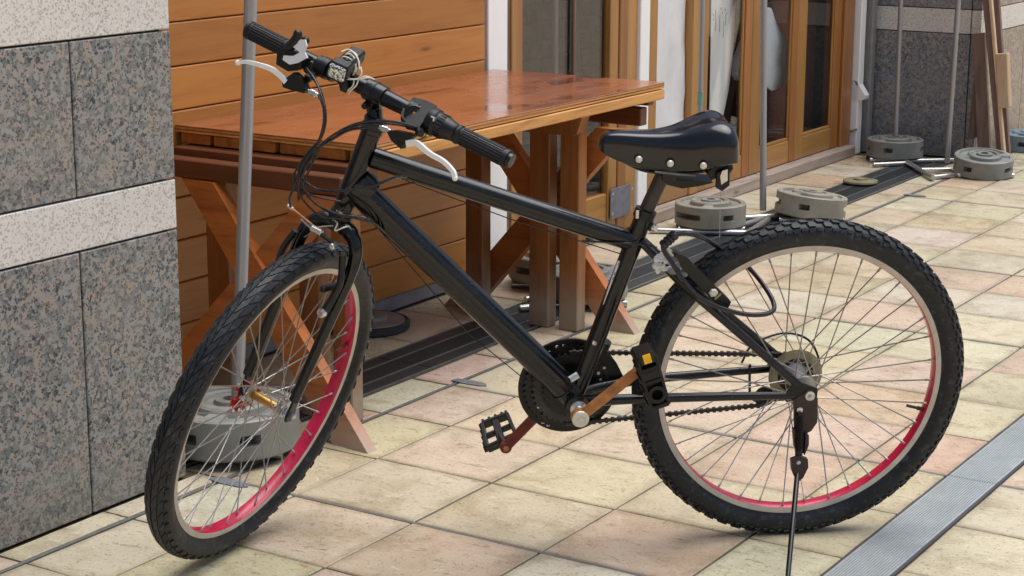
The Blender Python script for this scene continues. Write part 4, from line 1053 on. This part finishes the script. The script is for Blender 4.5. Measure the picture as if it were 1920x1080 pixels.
# right hand shifter pod
part('grip_collar', MB().lathe(F(-.170, 0, 0), -S_, [(.014, 0), (.0175, .001), (.0178, .016), (.0165, .021)], 20), 'pod')
pod = part('shifter_body', MB().prism([PF(u, v, .006) for u, v in ((536, 97), (548, 90), (572, 96), (584, 110), (580, 127), (556, 133), (534, 120))], G_ * .030), 'plastic', None, 30)
part('shifter_cover', MB().prism([PF(u, v, .037) for u, v in ((552, 88), (565, 74), (574, 74), (577, 86), (573, 98), (578, 108), (560, 118), (545, 121), (532, 112), (534, 104), (552, 105), (564, 98))], G_ * .004), 'pod', None, 30)
part('thumb_lever', MB().tube(smooth_path([PF(540, 90, .03), PF(552, 80, .034), PF(558, 68, .036), PF(557, 56, .036)], 4), [.008, .009, .0098, .010, .010, .010, .0098, .0094, .009, .0085, .008, .0068, .004], 12), 'plastic')
part('thumb_lever', MB().ball(PF(573, 76, .02), .0075), 'plastic')
part('shifter_cap', MB().ball(PF(538, 110, .034), .0115, (S_, U_, G_), sq=(1.1, .75, .6)), 'plastic')
part('shifter_arm', MB().bar(PF(575, 118, .01), PF(590, 132, .0), .03, .026, U_, .004), 'plastic')
part('clamp_band', MB().lathe(F(-.118, 0, 0), S_, [(.0145, 0), (.0195, .001), (.0195, .016), (.0145, .017)], 20), 'plastic')
part('clamp_band', MB().lathe(F(-.098, 0, 0), S_, [(.0145, 0), (.0178, .001), (.0178, .010), (.0145, .011)], 20), 'plastic')
part('red_tab', MB().box(PF(576, 152, .02), S_ * .004, U_ * .003, G_ * .003, .001), 'rustred')
# ---- lamp tied on with string
LA = PF(634, 134, .050); LBk = PF(672, 100, -.03); ld_ = (LBk - LA).normalized(); lx = ld_.cross(U_).normalized(); ly = lx.cross(ld_)
lamp = part('headlight', MB().box((LA + LBk) / 2, ld_ * ((LBk - LA).length / 2), lx * .0145, ly * .0125, .004), 'plastic')
part('lamp_head', MB().box(LA + ld_ * .010, ld_ * .012, lx * .0172, ly * .0150, .003), 'plastic', lamp)
part('lens', MB().box(LA - ld_ * .0055, ld_ * .0034, lx * .0158, ly * .0135, .003), 'lens', lamp)
part('lamp_switch', MB().ball((LA + LBk) / 2 + ly * .0125 - ld_ * .012, .0055, (ld_, lx, ly), sq=(1.2, 1, .5)), 'blacksat', lamp)
part('lamp_mount', MB().bar((LA + LBk) / 2 - ly * .012, F(-.062, .004, -.010), .022, .020, G_, .004), 'plastic', lamp)
part('mount_foot', MB().tube([PF(643, 150, .018), PF(646, 165, .018), PF(643, 172, .020)], [.009, .009, .006], 10), 'plastic', lamp)
for (k, sh, tw) in ((0, -.004, .1), (1, .006, -.15), (2, .013, .05), (3, .002, .3)):
    cc = (LA + LBk) / 2 + ld_ * sh - ly * .010
    pts = []
    for q in range(28):
        a = 2 * math.pi * q / 28; pts.append(cc + lx * (math.cos(a) * .0165) + ly * (math.sin(a) * .026) + ld_ * (tw * .05 * math.sin(a * 1.0 + k)))
    part('string', MB().tube(pts, .00135, 6, closed=True), 'string', lamp)
for pts in (((650, 147, .02), (668, 148, .02), (685, 143, .018), (703, 149, .012)), ((645, 148, .022), (665, 149, .022), (688, 146, .018), (698, 147, .012)), ((672, 150, .02), (668, 160, .022), (658, 170, .02), (654, 176, .015)), ((664, 148, .02), (662, 160, .022), (652, 170, .02)), ((676, 125, .02), (678, 138, .022), (672, 147, .022)), ((640, 97, .02), (655, 93, .012), (670, 108, .02), (674, 130, .022))):
    part('string', MB().tube(smooth_path([PF(*p) for p in pts], 5), .0013, 6), 'string', lamp)

# ---- cables
def cable(pts, r=.0024, m='cable', n=8): return part('cable', MB().tube(smooth_path([PF(*p) for p in pts], n), r, 8), m)
cable([(597, 178, .032), (606, 200, .045), (607, 230, .055), (598, 262, .06), (574, 296, .06), (560, 325, .055), (553, 348, .05), (543, 370, .04), (545, 388, .032)])
cable([(575, 128, .03), (592, 152, .045), (606, 190, .06), (608, 225, .07), (600, 260, .07), (585, 290, .065), (568, 320, .055), (566, 345, .05), (582, 372, .045), (618, 398, .04), (662, 408, .03), (700, 418, .0), (724, 436, -.05)])
cable([(782, 239, .030), (748, 230, .045), (710, 227, .050), (668, 232, .055), (630, 250, .055), (602, 272, .06), (588, 300, .06), (575, 330, .06), (570, 352, .055), (590, 380, .05), (616, 395, .045), (640, 403, .04), (690, 410, .015), (716, 428, -.05)], .0022)
cable([(712, 239, .034), (690, 239, .045), (655, 244, .05), (625, 260, .055), (590, 283, .06), (567, 300, .06), (560, 318, .055), (572, 340, .055), (600, 356, .05), (650, 357, .045), (700, 348, .035), (740, 333, .01), (763, 331, -.03)], .0024)
cable([(780, 241, .026), (745, 234, .04), (705, 232, .05), (662, 238, .055), (622, 256, .062), (594, 282, .066), (572, 318, .064), (560, 350, .058), (566, 372, .05), (596, 402, .042), (630, 410, .032), (668, 404, .02), (712, 424, -.04)], .0019)
cable([(574, 130, .03), (600, 168, .05), (611, 215, .068), (604, 255, .07), (578, 292, .066), (556, 318, .062), (550, 335, .056), (560, 352, .05), (590, 368, .045), (640, 378, .03)], .0019)
part('cable_sleeve', MB().tube(smooth_path([PF(595, 270, .064), PF(578, 292, .066), PF(566, 312, .064), PF(562, 332, .06)], 4), [.003, .0045, .0055, .006, .006, .006, .006, .006, .0058, .0055, .005, .004, .003], 10), 'plastic')
part('cable_stop', MB().lathe(PB(760, 334, .004), -E1, [(.0035, -.006), (.0038, .008), (.002, .010)], 10), 'cable')
part('cable_tie', MB().tube(smooth_path([F(-.05, .055, -.135), F(-.045, .066, -.137), F(-.038, .055, -.139), F(-.045, .046, -.137)], 3), .0012, 6), 'plastic')

# ---- saddle
secs = [(.4165, .490, .004, .010), (.414, .500, .015, .026), (.404, .508, .022, .040), (.385, .511, .027, .052), (.35, .509, .030, .064), (.315, .508, .034, .068), (.285, .511, .043, .071), (.26, .517, .056, .072), (.235, .527, .069, .077), (.212, .535, .077, .078), (.194, .536, .080, .075), (.178, .529, .077, .066), (.169, .514, .066, .050), (.165, .494, .044, .022)]
mb = MB(); vs = []; ring_n = 0
for (a, top, w, d) in secs:
    half = [(0, -.004 if w > .04 else 0), (.3, -.001), (.55, -.001), (.74, -.006), (.88, -.016), (.96, -.030), (1.0, -.046), (1.01, -1)]
    L = []
    for (f, dz) in half:
        z = max(dz, -d) if dz > -1 else -d
        z = dz * (d / .055) if dz > -1 and d < .055 else z
        if dz == -1: z = -d
        L.append((f * w, top + z))
    sec = [(c, b) for c, b in L[::-1]] + [(-c, b) for c, b in L[1:]]
    inner = [(-c * .86, b if i else b) for i, (c, b) in enumerate(sec[:1])]
    ring_n = len(sec) + 2
    bot = [(-L[-1][0] * .82, L[-1][1] + .004), (L[-1][0] * .82, L[-1][1] + .004)]
    for c, b in sec + bot: vs.append(W(a, b, c))
fs = [(i * ring_n + k, i * ring_n + (k + 1) % ring_n, (i + 1) * ring_n + (k + 1) % ring_n, (i + 1) * ring_n + k) for i in range(len(secs) - 1) for k in range(ring_n)]
fs += [tuple(range(ring_n)), tuple(range((len(secs) - 1) * ring_n, len(secs) * ring_n))[::-1]]
mb.add(vs, fs); sd_o = part('saddle', mb, 'saddle', None, 60)
sub = sd_o.modifiers.new('smooth', 'SUBSURF'); sub.levels = 2; sub.render_levels = 2
for (u, v, c) in ((1198, 299, .034), (1257, 307, .048), (1319, 311, .073)):
    q = PB(u, v, c); part('rivet', MB().ball(q, .0066, (E1, E2, NR), sq=(1, 1, .6)), 'rivet', sd_o)
    part('rivet_washer', MB().lathe(q - NR * .004, NR, [(.0088, 0), (.0088, .0022), (.006, .003)], 18), 'blacksat', sd_o)
part('saddle_base', MB().prism([PB(u, v, -.03) for u, v in ((1230, 321), (1325, 327), (1300, 333), (1268, 338), (1240, 331))], NR * .05), 'plastic', sd_o)
part('saddle_piping', MB().tube([PB(1228, 322, .036), PB(1270, 327, .048), PB(1305, 329, .056)], .002, 6), plain('grey_piping', srgb(110, 110, 106), .6), sd_o)
part('post_clamp', MB().lathe(W(.286, .430, -.026), NR, [(.010, 0), (.014, .001), (.014, .051), (.010, .052)], 16), 'blacksat')
for s in (-.022, .022): part('saddle_rail', MB().tube(smooth_path([W(.37, .455, s * .5), W(.33, .440, s), W(.26, .434, s), W(.215, .440, s), W(.19, .462, s * 1.4)], 5), .0036, 8), 'blacksat', sd_o)
p = PB(1360, 300, .03); part('tail_bracket', MB().tube([PB(1352, 300, .03), PB(1362, 315, .04), PB(1358, 335, .045)], .0085, 10), 'blacksat', sd_o)
part('tail_mount', MB().prism([PB(u, v, .030) for u, v in ((1322, 322), (1345, 300), (1368, 292), (1371, 312), (1364, 322), (1348, 326), (1330, 334))], NR * .014), 'plastic', sd_o)
part('tail_tag', MB().prism([PB(u, v, .045) for u, v in ((1352, 318), (1366, 314), (1366, 345), (1352, 356), (1341, 350), (1343, 322))], NR * .008), 'plastic', sd_o)
part('tail_tag_face', MB().prism([PB(u, v, .054) for u, v in ((1354, 320), (1364, 317), (1364, 338), (1352, 346), (1350, 330))], NR * .0015), 'chrome', sd_o)
part('loose_wire', MB().tube(smooth_path([PB(1352, 352, .05), PB(1350, 400, .05), PB(1349, 446, .05)], 3), .0006, 5), 'spoke')

# ---- drivetrain (far side)
RG = W(.4425, -.020, 0)
guard = MB().ring(RG, NR, [(.0985, -.0625), (.0990, -.0605), (.0975, -.0590), (.030, -.0590), (.030, -.0625)], 72); part('chain_guard', guard, 'plastic')
def toothed(name, c, r, n, h, rin, off, m='cog', par=None):
    mb = MB(); vs = []
    for z in (off - h / 2, off + h / 2):
        for k in range(n * 4):
            rr = r if k % 4 in (0, 1) else r - .0045; a = 2 * math.pi * k / (n * 4)
            vs.append(c + (E1 * math.cos(a) + E2 * math.sin(a)) * rr + NR * z)
        for k in range(n * 4):
            a = 2 * math.pi * k / (n * 4); vs.append(c + (E1 * math.cos(a) + E2 * math.sin(a)) * rin + NR * z)
    N = n * 4; fs = []
    for k in range(N):
        k2 = (k + 1) % N
        fs += [(k, k2, N + k2, N + k), (2 * N + k, 3 * N + k, 3 * N + k2, 2 * N + k2), (k, 2 * N + k, 2 * N + k2, k2), (N + k, N + k2, 3 * N + k2, 3 * N + k)]
    mb.add(vs, fs); return part(name, mb, m, par, 30)
cr = toothed('chainring', RG, .090, 44, .002, .066, -.055, 'blacksat')
toothed('chainring', RG, .0745, 36, .002, .052, -.048, 'cog')
toothed('chainring', RG, .056, 26, .002, .030, -.041, 'blacksat')
mb = MB()
for k in range(5):
    a = R(72 * k + 20); d = E1 * math.cos(a) + E2 * math.sin(a); mb.bar(RG + NR * -.051 + d * .015, RG + NR * -.051 + d * .078, .016, .004, NR, .001)
part('spider', mb, 'blacksat')
for k in range(5):
    a = R(72 * k + 38); d = E1 * math.cos(a) + E2 * math.sin(a); part('ring_bolt', MB().lathe(RG + d * .070 + NR * -.054, NR, [(.004, 0), (.004, .003), (.002, .004)], 10), 'chrome')
part('cable_end', MB().tube([PB(1068, 712, .022), PB(1083, 703, .018)], .007, 8), 'chrome')
mb = MB()
for (u, v) in ((1007, 668), (1001, 682), (1000, 696), (1019, 660), (1047, 686), (1018, 792), (1028, 797), (1030, 660), (1044, 650), (1058, 648), (1090, 652), (1133, 690), (1122, 700), (1126, 712)):
    mb.box(PB(u, v, -.038 if u > 1100 else -.0555), E1 * rnd.uniform(.0018, .0038), E2 * rnd.uniform(.0012, .0028), NR * .0006, .0004)
part('glint_chip', mb, 'rivet', None, 30, 'stuff')  # pale chips that paint silver glints on guard and chainrings
# near crank
cdir = lambda a, b: (b - a)
ce = PB(1216, 680, .098); c0_ = PB(1087, 782, .085)
mb = MB().bar(c0_, ce + (ce - c0_).normalized() * .004, .012, .0205, (ce - c0_).cross(NR), .004)
mb.lathe(c0_ - NR * .008, NR, [(.013, 0), (.0165, .001), (.0165, .014), (.014, .016)], 24); part('crank_arm', mb, 'rust')
part('crank_cap', MB().lathe(c0_ + NR * .006, NR, [(.0155, 0), (.0165, .003), (.0155, .006), (.010, .0072), (.0095, .0062), (.005, .0062), (.0045, .0075), (.001, .0075)], 28), 'rivet')
fe = PB(948, 838, -.078); f0 = W(.4425, -.020, -.068)
mb = MB().bar(f0, fe, .012, .021, (fe - f0).cross(NR), .004); mb.lathe(fe - NR * .007, NR, [(.010, 0), (.0115, .001), (.0115, .013), (.010, .014)], 20); part('crank_arm', mb, 'rustred')
part('pedal_bolt', MB().lathe(fe + NR * .0072, NR, [(.0062, 0), (.0062, .002), (.003, .0022)], 6), 'rust')
def pedal(c, lx_, tx_, ax_, L, Wd, T, near):
    """c centre; lx_ long direction, tx_ thickness direction, ax_ spindle direction"""
    mb = MB()
    root = part('pedal', MB().lathe(c - ax_ * (Wd * .5), ax_, [(.008, 0), (.011, .002), (.009, .02), (.009, Wd - .01), (.011, Wd - .002), (.006, Wd)], 16), 'plastic')
    for s in (-1, 1):
        part('pedal_rail', MB().box(c + lx_ * (s * (L / 2 - .005)), lx_ * .005, ax_ * (Wd / 2), tx_ * (T / 2), .0015), 'plastic', root)
        part('pedal_cage', MB().box(c + ax_ * (s * (Wd / 2 - .004)) + lx_ * (L * .31), lx_ * (L * .18), ax_ * .004, tx_ * (T / 2 - .002), .0015), 'plastic', root)
        part('pedal_cage', MB().box(c + ax_ * (s * (Wd / 2 - .004)) - lx_ * (L * .31), lx_ * (L * .18), ax_ * .004, tx_ * (T / 2 - .002), .0015), 'plastic', root)
        part('pedal_cage', MB().ring(c + ax_ * (s * (Wd / 2 - .004)) , ax_, [(.011, -.004), (.017, -.004), (.017, .004), (.011, .004)], 24), 'plastic', root)
        part('pedal_strut', MB().box(c + lx_ * (s * L * .25), lx_ * .004, ax_ * (Wd / 2 - .004), tx_ * (T / 2 - .004), .001), 'plastic', root)
        part('pedal_bridge', MB().bar(c + lx_ * (s * L * .25) , c + lx_ * (s * L * .5), .010, T * .8, tx_, .001), 'plastic', root)
        mb2 = MB()
        for k in range(5): mb2.box(c + lx_ * (s * (L / 2 + .001)) + ax_ * (Wd * (k - 2) / 5.2), lx_ * .0025, ax_ * .0035, tx_ * (T / 2 + .0015), .001)
        part('pedal_teeth', mb2, 'plastic', root, kind='stuff')
    return root
l1 = (PB(1238, 765, .150) - PB(1206, 655, .150)).normalized(); t1 = l1.cross(NR).normalized()
pc = PB(1222, 708, .150)
pn_ = part('pedal', MB().lathe(PB(1218, 690, .100), NR, [(.008, 0), (.011, .002), (.010, .02), (.010, .045), (.006, .052)], 16), 'plastic')
for sgn in (-1, 1):
    part('pedal_rail', MB().box(pc + t1 * (sgn * .0165) - NR * .018 + l1 * .006, l1 * .052, t1 * .0032, NR * .030, .0015), 'plastic', pn_)
for f_ in (-.046, -.022, .004, .056):
    part('pedal_strut', MB().box(pc + l1 * f_ - NR * .016, l1 * .0042, t1 * .0165, NR * .028, .0012), 'plastic', pn_)
part('pedal_plate', MB().ring(pc + l1 * .031 + NR * .010, NR, [(.0105, -.004), (.0175, -.004), (.0175, .003), (.0105, .003)], 24), 'plastic', pn_)
part('pedal_back', MB().box(pc + l1 * .012 - NR * .020, l1 * .045, t1 * .0145, NR * .003, .001), 'plastic', pn_)
part('pedal_cap', MB().box(pc + l1 * -.010 + NR * .009, l1 * .0085, t1 * .018, NR * .004, .0015), 'blacksat', pn_)
part('reflector_case', MB().box(pc - l1 * .047 + NR * .010, l1 * .0125, t1 * .0135, NR * .006, .002), 'blacksat', pn_)
part('reflector', MB().box(pc - l1 * .047 + NR * .0165, l1 * .0090, t1 * .0072, NR * .0015, .0006), 'orange', pn_)
for k in range(4):
    part('pedal_tooth', MB().box(pc - l1 * (.030 - k * .026) + t1 * .021 - NR * .010, l1 * .003, t1 * .002, NR * .02, .0008), 'plastic', pn_)
qA, qB, qC, qD = PB(905, 797, -.165), PB(952, 779, -.165), PB(968, 817, -.105), PB(914, 842, -.105)
fn = (qB - qA).cross(qD - qA).normalized()
pf_ = part('pedal', MB().tube([fe - NR * .006, (qA + qB) / 2 * .2 + (qC + qD) / 2 * .8, (qA + qB) / 2], [.008, .0085, .0075], 14), 'plastic')
def pbar(p, q, w=.008, h=.020): part('pedal_rail', MB().bar(p, q, w, h, fn, .0015), 'plastic', pf_)
pbar(qA, qB); pbar(qB, qC); pbar(qC, qD); pbar(qD, qA)
pbar(qA + (qB - qA) * .5, qD + (qC - qD) * .5, .014, .016); pbar(qA + (qD - qA) * .5, qB + (qC - qB) * .5, .007, .014)
for f_ in (.05, .3, .55, .8, .97):
    p_ = qA + (qB - qA) * f_; part('pedal_tooth', MB().box(p_ + (qA - qD).normalized() * .006, (qB - qA).normalized() * .0025, (qA - qD).normalized() * .003, fn * .008, .0006), 'plastic', pf_)
    p_ = qA + (qD - qA) * f_; part('pedal_tooth', MB().box(p_ + (qA - qB).normalized() * .005, (qD - qA).normalized() * .0025, (qA - qB).normalized() * .002, fn * .008, .0006), 'plastic', pf_)
# rear freewheel, protector, derailleur
part('spoke_protector', MB().ring(RC, NR, [(.0535, -.0255), (.0540, -.0245), (.0525, -.0240), (.036, -.0225), (.036, -.0235)], 48), 'disc')
for k, (r_, n_) in enumerate(((.047, 28), (.041, 24), (.036, 21), (.031, 18), (.027, 16), (.024, 14))):
    toothed('cog', RC, r_, n_, .0018, .016, -.030 - k * .0045, 'cog', rw_)
part('derailleur_body', MB().tube([W(-.022, -.018, -.060), W(-.030, -.045, -.058), W(-.020, -.066, -.054)], [.010, .015, .012], 12), 'blacksat')
dm = part('derailleur', MB().box(W(.008, -.035, -.062), E1 * .014, E2 * .018, NR * .012, .004), 'blacksat')
part('jockey_arm', MB().bar(W(.000, -.045, -.058), W(.050, -.062, -.052), .014, .016, NR, .002), 'plastic', dm)
j1 = W(-.018, -.052, -.050); j2 = W(.050, -.055, -.050)
for q in (j1, j2): part('jockey_wheel', MB().lathe(q - NR * .004, NR, [(.010, 0), (.0205, .001), (.0205, .006), (.010, .007)], 22), 'plastic', dm)
for s in (-.010, .008): part('cage_plate', MB().bar(j1 + NR * s, j2 + NR * s, .018, .0018, NR, .0005), 'blacksat', dm)
part('derailleur_hanger', MB().bar(W(-.004, -.004, -.066), W(-.018, -.050, -.060), .02, .004, NR, .001), 'blacksat', dm)
part('derailleur_guard', MB().tube(smooth_path([W(-.05, -.012, -.062), W(-.056, -.03, -.07), W(-.045, -.055, -.072), W(-.02, -.07, -.068)], 5), .0028, 8), 'steel_d', dm)
part('derailleur_guard', MB().tube(smooth_path([W(.082, .01, -.06), W(.080, -.03, -.06), W(.075, -.06, -.058), W(.05, -.075, -.055)], 5), .0028, 8), 'blacksat', dm)
part('cable', MB().tube(smooth_path([W(.10, .015, -.058), W(.08, .05, -.062), W(.02, .072, -.066), W(-.035, .055, -.066), W(-.060, .005, -.062), W(-.04, -.02, -.062)], 6), .0024, 8), 'cable')
# chain
def chain(pts):
    P_ = [V(p) for p in pts]; mb = MB(); tot = 0; step = .0127 / 2
    seglen = [(P_[i + 1] - P_[i]).length for i in range(len(P_) - 1)]; total = sum(seglen); n = int(total / step)
    def at(d):
        for i, L in enumerate(seglen):
            if d <= L: return P_[i] + (P_[i + 1] - P_[i]) * (d / L), (P_[i + 1] - P_[i]).normalized()
            d -= L
        return P_[-1], (P_[-1] - P_[-2]).normalized()
    for k in range(n):
        p, t = at(k * step); s_ = t.cross(NR).normalized(); big = k % 2
        mb.box(p, t * .0034, s_ * (.0048 if big else .0032), NR * (.0042 if big else .0028), .0008)
    part('chain', mb, 'cog', None, 30, 'stuff')
up0 = [W(.4425 + .0755 * math.cos(R(a)), -.020 + .0755 * math.sin(R(a)), -.048) for a in range(270, 92, -10)]
cog_r = .034
chain([W(.4425 - .0 , -.020 + .0755, -.048), W(.004, cog_r + .002, -.043)] + [W(cog_r * math.cos(R(a)), cog_r * math.sin(R(a)), -.043) for a in range(100, 230, 15)] + [W(-.036, -.055, -.048), W(-.02, -.073, -.050), W(.04, -.050, -.050), W(.055, -.074, -.050), W(.4425, -.0965, -.048)] + up0)
# front derailleur
part('front_derailleur', MB().lathe(PB(1121, 650, -.022), (sp0 - BBc), [(.016, 0), (.022, .001), (.022, .016), (.016, .017)], 20), 'blacksat')
mb = MB()
for s in (-.064, -.046):
    poly = [PB(u, v, s) for u, v in ((1118, 650), (1135, 652), (1156, 680), (1172, 712), (1160, 722), (1140, 705), (1122, 680))]
    mb.prism(poly, NR * .0016)
part('derailleur_cage', mb, 'blacksat')
part('derailleur_bolt', MB().lathe(PB(1114, 642, .018), NR, [(.0045, 0), (.0045, .004), (.002, .005)], 10), 'chrome')

# ---- rear brake, tape ball, kickstand
mb = MB().prism([PB(u, v, .046) for u, v in ((1262, 468), (1284, 478), (1352, 546), (1368, 562), (1362, 574), (1340, 566), (1276, 500))], NR * .012)
part('brake_arm', mb, 'blacksat', None, 30)
part('brake_arm', MB().prism([PB(u, v, -.052) for u, v in ((1262, 468), (1284, 478), (1352, 546), (1368, 562), (1362, 574), (1340, 566), (1276, 500))], -NR * .010), 'blacksat', None, 30)
part('brake_pad', MB().box(PB(1322, 560, .032), (E1 * -.7 + E2 * -.7).normalized() * .030, (E1 * .7 - E2 * .7).normalized() * .006, NR * .006, .002), 'rubbergrip')
part('brake_bolt', MB().lathe(PB(1337, 548, .056), NR, [(.009, 0), (.009, .004), (.0065, .006)], 6), 'rivet')
part('brake_slot', MB().box(PB(1346, 556, .059), (E1 * .7 - E2 * .7).normalized() * .008, (E1 * -.7 - E2 * .7).normalized() * .0018, NR * .0006), 'disc')
part('noodle_tip', MB().tube([PB(1246, 462, .05), PB(1256, 472, .05), PB(1262, 478, .05)], .0042, 10), 'chrome')
part('brake_noodle', MB().tube(smooth_path([PB(1090, 452, .010), PB(1150, 455, .02), PB(1200, 458, .03), PB(1232, 464, .045)], 4), .0017, 8), 'cable')
part('brake_noodle', MB().tube([PB(1264, 478, .05), PB(1274, 485, .05), PB(1278, 492, .05)], .0026, 8), 'rustred')
mb = MB()
for k in range(22):
    q = PB(1241 + rnd.uniform(-12, 12), 493 + rnd.uniform(-13, 16), .030 + rnd.uniform(.0, .012))
    mb.ball(q, rnd.uniform(.005, .009), seg=7, rings=4, sq=(rnd.uniform(.6, 1.3), rnd.uniform(.6, 1.3), rnd.uniform(.6, 1.3)))
part('silver_tape', mb, 'foil', None, 15, 'stuff')
mb = MB(); mb.ball(PB(1262, 508, .05), .010, seg=8, rings=5, sq=(1.2, .9, .7)); mb.ball(PB(1282, 512, .05), .0095, seg=8, rings=5, sq=(1.1, .9, .8)); part('tape_lump', mb, plain('dull_grey_tape', srgb(140, 138, 136), .6, var=.2), None, 30)
ks = part('kickstand', MB().prism([PB(u, v, .066) for u, v in ((1487, 748), (1512, 732), (1532, 745), (1531, 790), (1520, 806), (1508, 812), (1505, 848), (1490, 846), (1488, 800))], NR * .005), 'kick', None, 30)
part('bracket_bolt', MB().lathe(PB(1499, 768, .071), NR, [(.006, 0), (.006, .003), (.004, .004)], 12), 'chrome', ks)
part('side_plate', MB().prism([PB(u, v, .069) for u, v in ((1484, 800), (1492, 802), (1494, 845), (1487, 835))], NR * .010), 'kick', ks)
part('side_plate', MB().prism([PB(u, v, .069) for u, v in ((1508, 808), (1514, 812), (1514, 830), (1506, 850))], NR * .010), 'kick', ks)
mb = MB(); a = PB(1500, 776, .078); b = PB(1498, 846, .084); d = b - a; x_, y_ = frame_of(d); pts = []
for k in range(20 * 10 + 1):
    f = k / 200; pts.append(a + d * f + (x_ * math.cos(f * 20 * 2 * math.pi) + y_ * math.sin(f * 20 * 2 * math.pi)) * .0060)
mb.tube(pts, .0012, 5); mb.tube([a, b], .0045, 8); part('spring', mb, 'blacksat', ks)
part('stand_strut', MB().bar(PB(1498, 838, .078), PB(1497, 868, .086), .014, .007, NR, .002), 'kick', ks)
part('hinge', MB().prism([PB(u, v, .084) for u, v in ((1481, 858), (1497, 852), (1512, 857), (1513, 872), (1503, 892), (1496, 898), (1487, 890), (1482, 878))], NR * .010), 'kick', ks, 30)
part('hinge_bolt', MB().lathe(PB(1497, 867, .0945), NR, [(.0042, 0), (.0042, .002), (.003, .003)], 12), 'steel', ks)
foot = V((.775, .105, .006)); hp_ = PB(1495, 888, .090)
part('stand_leg', MB().tube([hp_, hp_ + (foot - hp_) * .9, foot], [.0052, .0050, .0045], 12), 'black', ks)

# ---- cable lock looped round wheel and stays
lk = thing('cable_lock', PB(1250, 455, .05), 'black combination cable lock looped round the seat stay and rear wheel', 'bicycle lock')
def LP(*p): return PB(*p)
mb = MB().tube(smooth_path([LP(1262, 440, .055), LP(1290, 438, .050), LP(1318, 446, .035), LP(1345, 462, .0), LP(1375, 480, -.035), LP(1400, 498, -.045), LP(1428, 530, -.02), LP(1448, 562, .02), LP(1450, 582, .05), LP(1428, 590, .065), LP(1390, 588, .072), LP(1345, 575, .076), LP(1310, 556, .076), LP(1285, 530, .074), LP(1272, 512, .07), LP(1258, 490, .065), LP(1245, 470, .06), LP(1243, 458, .058)], 8), .0046, 12)
obj('lock_cable', mb, M['cable'], lk)
mb = MB().lathe(LP(1241, 462, .056), LP(1268, 437, .056) - LP(1241, 462, .056), [(.006, 0), (.0095, .002), (.0095, .009), (.008, .010), (.008, .011), (.0098, .012), (.0098, .017), (.008, .018), (.0098, .019), (.0098, .024), (.008, .025), (.0098, .026), (.0098, .033), (.006, .036)], 18)
obj('lock_barrel', mb, M['cable'], lk)
